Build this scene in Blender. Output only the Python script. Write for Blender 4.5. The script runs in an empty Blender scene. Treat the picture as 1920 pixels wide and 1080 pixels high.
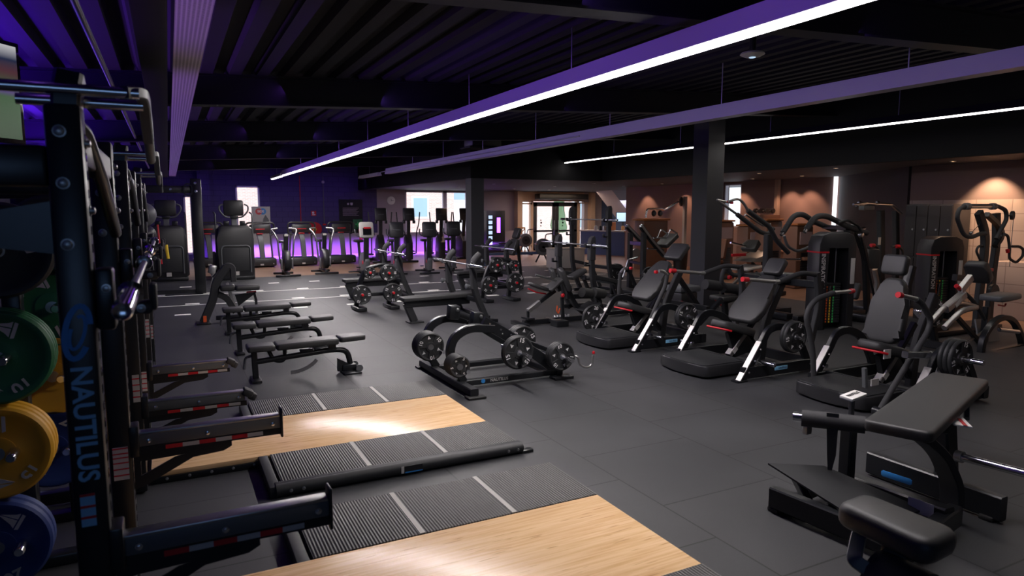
import bpy, bmesh, math, random
from mathutils import Vector, Matrix, Euler
random.seed(7)
PI = math.pi
SC = bpy.context.scene
COL = SC.collection
# ---------------------------------------------------------------- camera survey
CAMH, FPX, PITCH, YAW = 1.85, 1260.0, math.atan(145 / 1260.0), math.radians(26.96)
FW = Vector((math.sin(YAW) * math.cos(PITCH), math.cos(YAW) * math.cos(PITCH), -math.sin(PITCH)))
RT = Vector((math.cos(YAW), -math.sin(YAW), 0))
UP = Vector((math.sin(YAW) * math.sin(PITCH), math.cos(YAW) * math.sin(PITCH), math.cos(PITCH)))
def _ray(x, y): return FW + RT * ((x - 960) / FPX) + UP * ((540 - y) / FPX)
def onY(x, y, Y):
    r = _ray(x, y); return Vector((0, 0, CAMH)) + r * (Y / r.y)
def onX(x, y, X):
    r = _ray(x, y); return Vector((0, 0, CAMH)) + r * (X / r.x)
def onZ(x, y, z=0.0):
    r = _ray(x, y); return Vector((0, 0, CAMH)) + r * ((z - CAMH) / r.z)
V = Vector
# ---------------------------------------------------------------- materials
MATS = {}
def mat(name, col, rough=.5, metal=0., emit=0., bump=None, spec=.5, coat=0., var=0.):
    m = bpy.data.materials.new(name); m.use_nodes = True
    n = m.node_tree.nodes; l = m.node_tree.links; b = n['Principled BSDF']
    b.inputs['Base Color'].default_value = (*col, 1); b.inputs['Roughness'].default_value = rough
    b.inputs['Metallic'].default_value = metal; b.inputs['Specular IOR Level'].default_value = spec
    b.inputs['Coat Weight'].default_value = coat
    if emit:
        b.inputs['Emission Color'].default_value = (*col, 1); b.inputs['Emission Strength'].default_value = emit
    if bump or var:
        tc = n.new('ShaderNodeTexCoord'); nz = n.new('ShaderNodeTexNoise')
        nz.inputs['Scale'].default_value = bump[0] if bump else 30
        l.new(tc.outputs['Object'], nz.inputs['Vector'])
        if bump:
            bp = n.new('ShaderNodeBump'); bp.inputs['Strength'].default_value = bump[1]; bp.inputs['Distance'].default_value = .002
            l.new(nz.outputs['Fac'], bp.inputs['Height']); l.new(bp.outputs['Normal'], b.inputs['Normal'])
        if var:
            mp = n.new('ShaderNodeMapRange'); mp.inputs['To Min'].default_value = rough - var; mp.inputs['To Max'].default_value = rough + var
            l.new(nz.outputs['Fac'], mp.inputs['Value']); l.new(mp.outputs['Result'], b.inputs['Roughness'])
    MATS[name] = m
    return m
mat('black', (.010, .011, .013), .32, bump=(400, .05), spec=.5, var=.05)
mat('matte', (.016, .017, .019), .55, bump=(300, .1))
mat('pad', (.032, .032, .032), .45, bump=(900, .25), var=.06)
mat('rubber', (.020, .021, .022), .5, bump=(500, .2), var=.06)
mat('foam', (.03, .03, .032), .7, bump=(600, .3))
mat('chrome', (.75, .76, .78), .18, 1., var=.04)
mat('steel', (.42, .42, .42), .35, 1., var=.06)
mat('silver', (.40, .39, .38), .38, .9, var=.05)
mat('greyplastic', (.10, .105, .11), .45, bump=(300, .1))
mat('dkplastic', (.018, .018, .02), .4, bump=(300, .1))
mat('red', (.50, .012, .02), .35, bump=(200, .03))
mat('white', (.75, .74, .72), .5, bump=(200, .03))
mat('offwhite', (.48, .46, .43), .6, bump=(200, .03))
mat('nblue', (.03, .22, .55), .45, bump=(200, .03))
mat('lblue', (.22, .50, .72), .45, bump=(200, .03))
mat('byellow', (.60, .30, .012), .5, bump=(500, .15))
mat('bgreen', (.012, .11, .035), .5, bump=(500, .15))
mat('bblue', (.014, .035, .16), .5, bump=(500, .15))
mat('bblack', (.012, .013, .016), .5, bump=(500, .15))
mat('orange', (.7, .10, .02), .5, bump=(200, .03))
mat('green', (.05, .5, .12), .5, bump=(200, .03))
mat('yellow', (.8, .55, .03), .5, bump=(200, .03))
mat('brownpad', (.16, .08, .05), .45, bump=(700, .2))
mat('glassblk', (.008, .008, .01), .08, bump=(50, .01))
mat('soffit', (.005, .005, .006), .75, bump=(60, .1), spec=.15)
mat('ceil', (.0042, .004, .0062), .85, bump=(60, .1))
mat('dropceil', (.05, .045, .05), .7, bump=(60, .1))
mat('beam', (.006, .006, .008), .6, bump=(80, .1), spec=.3)
mat('trunk', (.55, .52, .58), .4, bump=(80, .05))
mat('greywall', (.34, .29, .32), .85, bump=(150, .3))
mat('beige', (.50, .36, .27), .8, bump=(150, .3))
mat('panelwall', (.28, .19, .165), .8, bump=(150, .3))
mat('darkwall', (.035, .027, .032), .6, bump=(150, .2))
mat('navy', (.045, .075, .16), .6, bump=(150, .1))
mat('column', (.030, .031, .036), .6, bump=(150, .2))
mat('locker', (.02, .018, .02), .45, bump=(150, .1))
mat('frameblk', (.012, .012, .014), .4, bump=(150, .1))
mat('framewht', (.62, .60, .66), .5, bump=(150, .1))
mat('skin_wood', (.50, .27, .12), .5, bump=(60, .1))
mat('orangewood', (.42, .16, .05), .5, bump=(60, .1))
mat('brick_ext', (.62, .40, .34), .9, bump=(80, .3))
mat('ext_white', (.8, .8, .82), .8, bump=(80, .1))
mat('ext_blue', (.30, .45, .60), .3, bump=(80, .1))
mat('leafgreen', (.06, .14, .06), .8, bump=(40, .5))
mat('lampstrip', (1., .95, .97), .5, emit=14.)
mat('lampthin', (1., .96, .92), .5, emit=9.)
mat('downlight', (1., .62, .32), .5, emit=30.)
mat('sliver', (.9, .92, 1.), .5, emit=2.2)
mat('screen', (.45, .62, .8), .4, emit=1.1)
mat('doorlight', (.9, .93, 1.), .4, emit=1.0)
mat('laneline', (.92, .90, .85), .6, bump=(300, .2))
mat('purpleled', (.35, .08, 1.), .4, emit=6.)
mat('foot', (.008, .008, .008), .6, bump=(300, .1))
def glass(name, col, rough=.02, alpha=.12):
    m = mat(name, col, rough); b = m.node_tree.nodes['Principled BSDF']
    b.inputs['Alpha'].default_value = alpha; return m
glass('pane', (.8, .85, .9), .03, .10)
glass('dustypane', (.75, .6, .65), .3, .35)

def nodes(m): return m.node_tree.nodes, m.node_tree.links, m.node_tree.nodes['Principled BSDF']
def brickmat(name, c1, c2, mortar, bw, bh, msize=.01, off=.5, axes='xz', rough=.7, bump=.4):
    m = mat(name, c1, rough); n, l, b = nodes(m)
    tc = n.new('ShaderNodeTexCoord'); sp = n.new('ShaderNodeSeparateXYZ'); cb = n.new('ShaderNodeCombineXYZ')
    l.new(tc.outputs['Object'], sp.inputs[0])
    l.new(sp.outputs['XYZ'.index(axes[0].upper())], cb.inputs[0]); l.new(sp.outputs['XYZ'.index(axes[1].upper())], cb.inputs[1])
    br = n.new('ShaderNodeTexBrick'); l.new(cb.outputs[0], br.inputs['Vector'])
    br.offset = off; br.inputs['Scale'].default_value = 1
    br.inputs['Color1'].default_value = (*c1, 1); br.inputs['Color2'].default_value = (*c2, 1); br.inputs['Mortar'].default_value = (*mortar, 1)
    br.inputs['Brick Width'].default_value = bw; br.inputs['Row Height'].default_value = bh
    br.inputs['Mortar Size'].default_value = msize; br.inputs['Mortar Smooth'].default_value = .1
    l.new(br.outputs['Color'], b.inputs['Base Color'])
    bp = n.new('ShaderNodeBump'); bp.inputs['Strength'].default_value = bump; bp.inputs['Distance'].default_value = .004; bp.invert = True
    l.new(br.outputs['Fac'], bp.inputs['Height']); l.new(bp.outputs['Normal'], b.inputs['Normal'])
    return m
brickmat('purplewall', (.050, .036, .13), (.060, .042, .15), (.030, .022, .09), .44, .2, .008)
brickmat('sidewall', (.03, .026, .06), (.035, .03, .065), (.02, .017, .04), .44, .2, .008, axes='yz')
brickmat('tilewall', (.52, .40, .34), (.50, .385, .33), (.28, .20, .17), .6, .3, .006, off=0., axes='yz', rough=.45, bump=.2)
brickmat('extbrick', (.62, .36, .31), (.70, .46, .40), (.75, .66, .62), .24, .075, .012, rough=.9)

def floor_mat():
    m = mat('gymfloor', (.04, .04, .042), .6); n, l, b = nodes(m)
    tc = n.new('ShaderNodeTexCoord'); sp = n.new('ShaderNodeSeparateXYZ'); l.new(tc.outputs['Object'], sp.inputs[0])
    def br(ax, bw, bh, ms, ox, oy, off=.5):
        cb = n.new('ShaderNodeCombineXYZ')
        a1 = n.new('ShaderNodeMath'); a1.operation = 'ADD'; a1.inputs[1].default_value = ox; l.new(sp.outputs[ax[0]], a1.inputs[0])
        a2 = n.new('ShaderNodeMath'); a2.operation = 'ADD'; a2.inputs[1].default_value = oy; l.new(sp.outputs[ax[1]], a2.inputs[0])
        l.new(a1.outputs[0], cb.inputs[0]); l.new(a2.outputs[0], cb.inputs[1])
        t = n.new('ShaderNodeTexBrick'); l.new(cb.outputs[0], t.inputs['Vector']); t.offset = off
        t.inputs['Scale'].default_value = 1; t.inputs['Brick Width'].default_value = bw; t.inputs['Row Height'].default_value = bh
        t.inputs['Mortar Size'].default_value = ms; t.inputs['Mortar Smooth'].default_value = .2
        return t
    t = br((1, 0), .93, 1.0, .006, 20 * .93 - 3.65 + .93, 30 - 2.69)   # rubber tiles
    t.inputs['Color1'].default_value = (.031, .032, .035, 1); t.inputs['Color2'].default_value = (.038, .038, .041, 1); t.inputs['Mortar'].default_value = (.005, .005, .005, 1)
    nz = n.new('ShaderNodeTexNoise'); nz.inputs['Scale'].default_value = 260; nz.inputs['Detail'].default_value = 2; l.new(tc.outputs['Object'], nz.inputs['Vector'])
    n2 = n.new('ShaderNodeTexNoise'); n2.inputs['Scale'].default_value = 1.3; n2.inputs['Detail'].default_value = 5; l.new(tc.outputs['Object'], n2.inputs['Vector'])
    r = n.new('ShaderNodeMapRange'); r.inputs['From Min'].default_value = .3; r.inputs['From Max'].default_value = .75; r.inputs['To Min'].default_value = .75; r.inputs['To Max'].default_value = 1.35
    l.new(nz.outputs['Fac'], r.inputs['Value'])
    r2 = n.new('ShaderNodeMapRange'); r2.inputs['From Min'].default_value = .3; r2.inputs['From Max'].default_value = .7; r2.inputs['To Min'].default_value = .85; r2.inputs['To Max'].default_value = 1.25
    l.new(n2.outputs['Fac'], r2.inputs['Value'])
    mu = n.new('ShaderNodeMath'); mu.operation = 'MULTIPLY'; l.new(r.outputs[0], mu.inputs[0]); l.new(r2.outputs[0], mu.inputs[1])
    vm = n.new('ShaderNodeVectorMath'); vm.operation = 'SCALE'; l.new(t.outputs['Color'], vm.inputs[0]); l.new(mu.outputs[0], vm.inputs['Scale'])
    # timber planks past the rubber
    w = br((0, 1), 1.6, .14, .003, 30, 30)
    w.inputs['Color1'].default_value = (.22, .13, .085, 1); w.inputs['Color2'].default_value = (.30, .18, .12, 1); w.inputs['Mortar'].default_value = (.06, .035, .025, 1)
    def cmp(out, v, op='GREATER_THAN'):
        c = n.new('ShaderNodeMath'); c.operation = op; c.inputs[1].default_value = v; l.new(out, c.inputs[0]); return c.outputs[0]
    mx = n.new('ShaderNodeMath'); mx.operation = 'MAXIMUM'
    l.new(cmp(sp.outputs[1], 19.9), mx.inputs[0]); l.new(cmp(sp.outputs[0], 11.6), mx.inputs[1])
    mix = n.new('ShaderNodeMix'); mix.data_type = 'RGBA'
    l.new(mx.outputs[0], mix.inputs[0]); l.new(vm.outputs[0], mix.inputs[6]); l.new(w.outputs['Color'], mix.inputs[7])
    l.new(mix.outputs[2], b.inputs['Base Color'])
    rr = n.new('ShaderNodeMapRange'); rr.inputs['To Min'].default_value = .52; rr.inputs['To Max'].default_value = .38; l.new(mx.outputs[0], rr.inputs['Value']); l.new(rr.outputs[0], b.inputs['Roughness'])
    bp = n.new('ShaderNodeBump'); bp.inputs['Strength'].default_value = .35; bp.inputs['Distance'].default_value = .002; l.new(nz.outputs['Fac'], bp.inputs['Height']); l.new(bp.outputs['Normal'], b.inputs['Normal'])
floor_mat()
def maple():
    m = mat('maple', (.7, .45, .22), .2); n, l, b = nodes(m)
    tc = n.new('ShaderNodeTexCoord'); mp = n.new('ShaderNodeMapping'); mp.inputs['Scale'].default_value = (1.2, 28, 10); l.new(tc.outputs['Object'], mp.inputs[0])
    nz = n.new('ShaderNodeTexNoise'); nz.inputs['Scale'].default_value = 2.2; nz.inputs['Detail'].default_value = 6; l.new(mp.outputs[0], nz.inputs['Vector'])
    cr = n.new('ShaderNodeValToRGB'); cr.color_ramp.elements[0].position = .3; cr.color_ramp.elements[0].color = (.80, .47, .22, 1)
    cr.color_ramp.elements[1].position = .6; cr.color_ramp.elements[1].color = (.95, .64, .35, 1); l.new(nz.outputs['Fac'], cr.inputs[0])
    m2 = n.new('ShaderNodeMapping'); m2.inputs['Scale'].default_value = (5, 60, 10); l.new(tc.outputs['Object'], m2.inputs[0])
    vz = n.new('ShaderNodeTexNoise'); vz.inputs['Scale'].default_value = 1.0; vz.inputs['Detail'].default_value = 1; l.new(m2.outputs[0], vz.inputs['Vector'])
    c2 = n.new('ShaderNodeMapRange'); c2.inputs['From Min'].default_value = .66; c2.inputs['From Max'].default_value = .74; l.new(vz.outputs['Fac'], c2.inputs['Value'])
    mx = n.new('ShaderNodeMix'); mx.data_type = 'RGBA'; mx.inputs[7].default_value = (.62, .33, .14, 1)
    l.new(c2.outputs[0], mx.inputs[0]); l.new(cr.outputs[0], mx.inputs[6]); l.new(mx.outputs[2], b.inputs['Base Color'])
    b.inputs['Roughness'].default_value = .26
maple()
def ribmat():
    m = mat('ribmat', (.05, .05, .05), .5); n, l, b = nodes(m)
    tc = n.new('ShaderNodeTexCoord')
    wv = n.new('ShaderNodeTexWave'); wv.bands_direction = 'X'; wv.inputs['Scale'].default_value = 17.5; wv.inputs['Distortion'].default_value = 0; l.new(tc.outputs['Object'], wv.inputs['Vector'])
    w2 = n.new('ShaderNodeTexWave'); w2.bands_direction = 'Y'; w2.inputs['Scale'].default_value = 17.5; l.new(tc.outputs['Object'], w2.inputs['Vector'])
    mu = n.new('ShaderNodeMath'); mu.operation = 'MULTIPLY_ADD'; mu.inputs[1].default_value = .3; l.new(w2.outputs['Fac'], mu.inputs[0]); l.new(wv.outputs['Fac'], mu.inputs[2])
    cr = n.new('ShaderNodeValToRGB'); cr.color_ramp.elements[0].color = (.012, .012, .012, 1); cr.color_ramp.elements[1].color = (.12, .115, .11, 1)
    cr.color_ramp.elements[0].position = .25; cr.color_ramp.elements[1].position = .95
    l.new(mu.outputs[0], cr.inputs[0]); l.new(cr.outputs[0], b.inputs['Base Color'])
    bp = n.new('ShaderNodeBump'); bp.inputs['Distance'].default_value = .004; bp.inputs['Strength'].default_value = .6; l.new(mu.outputs[0], bp.inputs['Height']); l.new(bp.outputs['Normal'], b.inputs['Normal'])
ribmat()
def perfmat():
    m = mat('perforated', (.7, .66, .7), .5); n, l, b = nodes(m)
    tc = n.new('ShaderNodeTexCoord'); vo = n.new('ShaderNodeTexVoronoi'); vo.inputs['Scale'].default_value = 45; vo.inputs['Randomness'].default_value = 0
    l.new(tc.outputs['Object'], vo.inputs['Vector']); cr = n.new('ShaderNodeValToRGB')
    cr.color_ramp.elements[0].position = .3; cr.color_ramp.elements[0].color = (.25, .23, .25, 1); cr.color_ramp.elements[1].position = .4; cr.color_ramp.elements[1].color = (.75, .7, .75, 1)
    l.new(vo.outputs['Distance'], cr.inputs[0]); l.new(cr.outputs[0], b.inputs['Base Color'])
perfmat()
def tvmat():
    m = mat('tvpicture', (.1, .3, .1), .3); n, l, b = nodes(m)
    tc = n.new('ShaderNodeTexCoord'); sp = n.new('ShaderNodeSeparateXYZ'); l.new(tc.outputs['Object'], sp.inputs[0])
    nz = n.new('ShaderNodeTexNoise'); nz.inputs['Scale'].default_value = 14; l.new(tc.outputs['Object'], nz.inputs['Vector'])
    cr = n.new('ShaderNodeValToRGB'); cr.color_ramp.elements[0].position = 0; cr.color_ramp.elements[0].color = (.02, .09, .02, 1)
    for p, c in ((.45, (.03, .14, .03, 1)), (.5, (.12, .06, .3, 1)), (.56, (.03, .13, .03, 1)), (.72, (.12, .02, .04, 1)), (.85, (.03, .05, .10, 1))):
        e = cr.color_ramp.elements.new(p); e.color = c
    mr = n.new('ShaderNodeMapRange'); mr.inputs['From Min'].default_value = -.3; mr.inputs['From Max'].default_value = .3; l.new(sp.outputs[2], mr.inputs['Value'])
    l.new(mr.outputs[0], cr.inputs[0]); l.new(cr.outputs[0], b.inputs['Emission Color']); b.inputs['Emission Strength'].default_value = .45; b.inputs['Base Color'].default_value = (.01, .01, .01, 1)
tvmat()
# ---------------------------------------------------------------- geometry builder
def frame(d, up=(0, 0, 1)):
    d = V(d).normalized(); up = V(up)
    if abs(d.dot(up.normalized())) > .98: up = V((0, 1, 0)) if abs(d.y) < .9 else V((1, 0, 0))
    s = d.cross(up).normalized(); u = s.cross(d).normalized()
    return d, s, u
def fillet(pts, r, seg=5):
    pts = [V(p) for p in pts]
    if r <= 0 or len(pts) < 3: return pts
    out = [pts[0]]
    for i in range(1, len(pts) - 1):
        a, b, c = pts[i - 1], pts[i], pts[i + 1]
        d1 = (a - b); d2 = (c - b); k = min(r, d1.length * .48, d2.length * .48)
        p = b + d1.normalized() * k; q = b + d2.normalized() * k
        for j in range(seg + 1):
            t = j / seg; out.append(p.lerp(b, t).lerp(b.lerp(q, t), t))
    out.append(pts[-1]); return out
SPL = {k: k for k in ('side_beam', 'gusset_plate', 'cross_beam', 'cable', 'cross_member', 'crossbar', 'foot_plate', 'grey_strip', 'instruction_label', 'red_stop', 'support', 'weight_bar', 'red_tape', 'white_tape', 'door_sticker', 'warning_stripe')}
SPL.update({'bolts': 'bolt', 'deck_bolts': 'bolt', 'rail_bolts': 'bolt', 'hook_bolts': 'bolt', 'grip_collars': 'grip_collar'})
def islands(bm):
    seen = set(); L = []
    for v in bm.verts:
        if v in seen: continue
        st = [v]; seen.add(v); c = []
        while st:
            a = st.pop(); c.append(a)
            for e in a.link_edges:
                b = e.other_vert(a)
                if b not in seen: seen.add(b); st.append(b)
        L.append(c)
    bb = [([min(v.co[i] for v in c) - .004 for i in range(3)], [max(v.co[i] for v in c) + .004 for i in range(3)]) for c in L]
    merged = True
    while merged:
        merged = False
        for i in range(len(L)):
            for j in range(i + 1, len(L)):
                if all(bb[i][0][k] <= bb[j][1][k] and bb[j][0][k] <= bb[i][1][k] for k in range(3)):
                    L[i] += L.pop(j); q = bb.pop(j); bb[i] = ([min(a, b) for a, b in zip(bb[i][0], q[0])], [max(a, b) for a, b in zip(bb[i][1], q[1])]); merged = True; break
            if merged: break
    return L
class G:
    def __init__(s): s.bm = bmesh.new()
    def ring(s, c, su, uu, prof): return [s.bm.verts.new(V(c) + su * a + uu * b) for a, b in prof]
    def skin(s, rings, caps=True, closed=False):
        n = len(rings[0]); R = rings + ([rings[0]] if closed else [])
        for a, b in zip(R[:-1], R[1:]):
            for i in range(n):
                try: s.bm.faces.new((a[i], a[(i + 1) % n], b[(i + 1) % n], b[i]))
                except ValueError: pass
        if caps and not closed:
            s.bm.faces.new(rings[0][::-1]); s.bm.faces.new(rings[-1])
    def sweep(s, pts, prof, up=(0, 0, 1), closed=False):
        pts = [V(p) for p in pts]; rings = []
        prev = None
        for i, p in enumerate(pts):
            if closed: d = pts[(i + 1) % len(pts)] - pts[i - 1]
            elif i == 0: d = pts[1] - p
            elif i == len(pts) - 1: d = p - pts[-2]
            else: d = (pts[i + 1] - p).normalized() + (p - pts[i - 1]).normalized()
            d = d.normalized()
            if prev is None: _, su, uu = frame(d, up)
            else:
                su = prev - d * prev.dot(d)
                su = su.normalized() if su.length > 1e-6 else frame(d, up)[1]
                uu = su.cross(d).normalized()
            k = 1.
            if 0 < i < len(pts) - 1:
                c = (pts[i + 1] - p).normalized().dot((p - pts[i - 1]).normalized()); k = 1. / max(.6, math.sqrt(max(0, (1 + c) / 2)))
            prev = su; rings.append([s.bm.verts.new(p + su * a * k + uu * b) if False else s.bm.verts.new(p + su * a + uu * b) for a, b in prof])
        s.skin(rings, closed=closed); return s
    def tube(s, pts, r, f=0., n=10, up=(0, 0, 1), closed=False):
        prof = [(r * math.cos(2 * PI * i / n), r * math.sin(2 * PI * i / n)) for i in range(n)]
        return s.sweep(fillet(pts, f), prof, up, closed)
    def beam(s, pts, w, h, f=0., up=(0, 0, 1), c=.12):
        a, b = w / 2, h / 2; k = min(w, h) * c
        prof = [(-a + k, -b), (a - k, -b), (a, -b + k), (a, b - k), (a - k, b), (-a + k, b), (-a, b - k), (-a, -b + k)]
        return s.sweep(fillet(pts, f), prof, up)
    def cyl(s, p, q, r, r2=None, n=20):
        p, q = V(p), V(q); d, su, uu = frame(q - p); r2 = r if r2 is None else r2
        rg = [s.ring(c, su, uu, [(k * math.cos(2 * PI * i / n), k * math.sin(2 * PI * i / n)) for i in range(n)]) for c, k in ((p, r), (q, r2))]
        s.skin(rg); return s
    def lathe(s, prof, c=(0, 0, 0), axis=(0, 0, 1), n=24):
        d, su, uu = frame(axis); c = V(c)
        rg = [s.ring(c + d * z, su, uu, [(max(r, 1e-4) * math.cos(2 * PI * i / n), max(r, 1e-4) * math.sin(2 * PI * i / n)) for i in range(n)]) for r, z in prof]
        s.skin(rg); return s
    def box(s, c, sz, rot=(0, 0, 0), bev=0., seg=2):
        t = bmesh.new(); bmesh.ops.create_cube(t, size=1)
        bmesh.ops.scale(t, vec=sz, verts=t.verts)
        if bev: bmesh.ops.bevel(t, geom=t.edges[:], offset=min(bev, min(sz) * .49), segments=seg, affect='EDGES', profile=.5)
        M = Matrix.Translation(c) @ (rot.to_4x4() if isinstance(rot, Matrix) else Euler(rot).to_matrix().to_4x4())
        bmesh.ops.transform(t, matrix=M, verts=t.verts); s.join(t); return s
    def bx(s, x0, x1, y0, y1, z0, z1, bev=0.):
        return s.box(((x0 + x1) / 2, (y0 + y1) / 2, (z0 + z1) / 2), (abs(x1 - x0), abs(y1 - y0), abs(z1 - z0)), bev=bev)
    def join(s, t):
        m = {}
        for v in t.verts: m[v] = s.bm.verts.new(v.co)
        for f in t.faces:
            try: s.bm.faces.new([m[v] for v in f.verts])
            except ValueError: pass
        t.free()
    def slab(s, poly, o, u, v, t, bev=0., seg=2):
        """polygon in the (u,v) plane at o, thickness t along u x v (centred)"""
        u = V(u).normalized(); v = V(v); v = (v - u * v.dot(u)).normalized(); w = u.cross(v); o = V(o); b = bmesh.new()
        lo = [b.verts.new(o + u * x + v * y - w * t / 2) for x, y in poly]; hi = [b.verts.new(o + u * x + v * y + w * t / 2) for x, y in poly]
        n = len(poly); b.faces.new(lo[::-1]); b.faces.new(hi)
        for i in range(n): b.faces.new((lo[i], lo[(i + 1) % n], hi[(i + 1) % n], hi[i]))
        if bev:
            es = [e for e in b.edges if (e.verts[0] in lo and e.verts[1] in lo) or (e.verts[0] in hi and e.verts[1] in hi)]
            bmesh.ops.bevel(b, geom=es, offset=bev, segments=seg, affect='EDGES', profile=.5)
        s.join(b); return s
    def pad(s, p0, p1, w0, w1, t, side=(0, 1, 0), bev=.02, r=.04):
        """upholstered board from p0 to p1 whose width goes w0 -> w1 (list allowed)"""
        p0, p1 = V(p0), V(p1); u = (p1 - p0).normalized(); L = (p1 - p0).length
        ws = w0 if isinstance(w0, (list, tuple)) else [w0, w1]
        sd = V(side); k = len(ws) - 1
        L_ = [(L * i / k, ws[i] / 2) for i in range(k + 1)]
        def rc(x, y, sx):   # rounded corner
            return [(x + sx * r * (1 - math.sin(a)), y - r * (1 - math.cos(a))) for a in (0, PI / 6, PI / 3, PI / 2)]
        top = []
        a = L_[0]; top += [(a[0] + r * (1 - math.cos(t_)), a[1] - r * (1 - math.sin(t_))) for t_ in (0, PI / 6, PI / 3, PI / 2)]
        top += L_[1:-1]
        a = L_[-1]; top += [(a[0] - r * (1 - math.sin(t_)), a[1] - r * (1 - math.cos(t_))) for t_ in (0, PI / 6, PI / 3, PI / 2)]
        bot = [(x, -y) for x, y in reversed(top)]
        return s.slab((top + bot)[::-1], p0, u, sd, t, bev, 3)
    def out(s, name, m, parent=None, smooth=40, off=None):
        bm = s.bm
        if name in SPL and parent is not None:
            isl = islands(bm)
            if len(isl) > 1:
                o = None
                for vs in isl:
                    h = G(); mp = {v: h.bm.verts.new(v.co) for v in vs}
                    for f in {f for v in vs for f in v.link_faces}: h.bm.faces.new([mp[v] for v in f.verts])
                    o = h._out(SPL[name], m, parent, smooth)
                bm.free(); return o
            name = SPL[name]
        return s._out(name, m, parent, smooth, off)
    def _out(s, name, m, parent=None, smooth=40, off=None):
        bm = s.bm
        bmesh.ops.recalc_face_normals(bm, faces=bm.faces)
        me = bpy.data.meshes.new(name)
        o = bpy.data.objects.new(name, me)
        org = None
        if parent is not None: org = V(parent['org']) if 'org' in parent.keys() else V((0, 0, 0))
        elif off is not None: org = V(off)
        else:
            org = V((0, 0, 0))
        if parent is not None:
            bmesh.ops.translate(bm, vec=-org, verts=bm.verts)
        elif off is not None:
            bmesh.ops.translate(bm, vec=-org, verts=bm.verts); o.location = org
        bm.to_mesh(me); bm.free()
        for p in me.polygons: p.use_smooth = True
        me.set_sharp_from_angle(angle=math.radians(smooth))
        me.materials.append(MATS[m]); COL.objects.link(o)
        if parent is not None:
            o.parent = parent; o['org'] = list(org)
        return o
THINGS = []
def thing(name, label, cat, org=(0, 0, 0), group=None):
    o = bpy.data.objects.new(name, None); COL.objects.link(o); o.empty_display_size = .1
    o.location = org; o['org'] = list(org); o['label'] = label; o['category'] = cat
    if group: o['group'] = group
    THINGS.append(o); return o
def tag(o, label, cat, group=None, kind=None):
    o['label'] = label; o['category'] = cat
    if group: o['group'] = group
    if kind: o['kind'] = kind
    return o
def struct(o): o['kind'] = 'structure'; return o
KIDS = {}
def kids(r): return [c for c in bpy.data.objects if c.parent == r]
def dup(root, loc, rot=None, label=None, group=None):
    r = root.copy(); COL.objects.link(r); r.location = loc
    if rot is not None: r.rotation_euler = rot
    if label: r['label'] = label
    if group: r['group'] = group
    if root.name not in KIDS: KIDS[root.name] = [(c, kids(c)) for c in kids(root)]
    for ch, gs in KIDS[root.name]:
        c = ch.copy(); COL.objects.link(c); c.parent = r
        for g in gs:
            d = g.copy(); COL.objects.link(d); d.parent = c
    return r
TXT = {}
def textmesh(s, bold=True):
    if s in TXT: return TXT[s]
    cu = bpy.data.curves.new('t', 'FONT'); cu.body = s; cu.size = 1; cu.align_x = 'CENTER'; cu.align_y = 'CENTER'; cu.extrude = .012
    if bold: cu.offset = .022
    cu.resolution_u = 3
    ob = bpy.data.objects.new('t', cu); COL.objects.link(ob); bpy.context.view_layer.update()
    me = bpy.data.meshes.new_from_object(ob.evaluated_get(bpy.context.evaluated_depsgraph_get()))
    bpy.data.objects.remove(ob); TXT[s] = me; return me
def text(name, s, size, m, parent, c, xd, yd, sx=1.):
    me0 = textmesh(s); me = me0.copy(); me.name = name; me.materials.clear(); me.materials.append(MATS[m])
    xd = V(xd).normalized(); yd = V(yd).normalized(); zd = xd.cross(yd)
    org = V(parent['org']) if parent is not None else V((0, 0, 0)); p = V(c) - org
    for v in me.vertices: v.co = p + xd * v.co.x * size * sx + yd * v.co.y * size + zd * v.co.z * size
    o = bpy.data.objects.new(name, me); COL.objects.link(o)
    if parent is not None: o.parent = parent; o['org'] = list(org)
    return o
# ================================================================ SETTING
g = G(); g.bx(-3.2, 19.2, -3.2, 28, -.12, 0); struct(g.out('floor', 'gymfloor'))
YB = 27.5
def wall(name, m, boxes):
    g = G()
    for b in boxes: g.bx(*b)
    return struct(g.out(name, m))
wall('wall_back', 'purplewall', [(-3.2, .52, YB, YB + .25, 0, 4), (.52, .80, YB, YB + .25, 0, .25), (.52, .80, YB, YB + .25, 2.4, 4), (.80, 2.3, YB, YB + .25, 0, 4), (2.3, 3.15, YB, YB + .25, 0, .9), (2.3, 3.15, YB, YB + .25, 2.78, 4), (3.15, 7.72, YB, YB + .25, 0, 4)])
struct(G().bx(1.0, 1.4, YB - .3, YB - .001, 0, 3.4).out('trim_3', 'purplewall'))
wall('wall_lobby', 'greywall', [(7.72, 8.93, YB, YB + .25, 0, 3), (8.93, 11.77, YB, YB + .25, 0, .8), (8.93, 11.77, YB, YB + .25, 2.68, 3), (11.77, 14.1, YB, YB + .25, 0, 3)])
wall('wall_corner', 'greywall', [(17.9, 19.2, YB, YB + .25, 0, 3)])
wall('wall_entrance', 'beige', [(14.1, 14.35, YB - .35, YB + .25, 0, 2.76), (14.35, 15.08, YB, YB + .25, 2.25, 3), (15.08, 17.9, YB, YB + .25, 2.28, 3), (17.5, 17.6, YB, YB + .25, 0, 2.3), (15.0, 15.1, YB, YB + .25, 0, 2.3), (18.15, 18.4, YB - .2, YB + .25, 0, 2.76)])
wall('wall_left', 'sidewall', [(-3.2, -3, -3.2, 10.2, 0, 4), (-3.2, -3, 10.2, 11.2, 0, 1.35), (-3.2, -3, 10.2, 11.2, 1.95, 4), (-3.2, -3, 11.2, 14.6, 0, 4), (-3.2, -3, 14.6, 15.6, 0, .9), (-3.2, -3, 14.6, 15.6, 2.6, 4), (-3.2, -3, 15.6, 27.5, 0, 4)])
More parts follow.
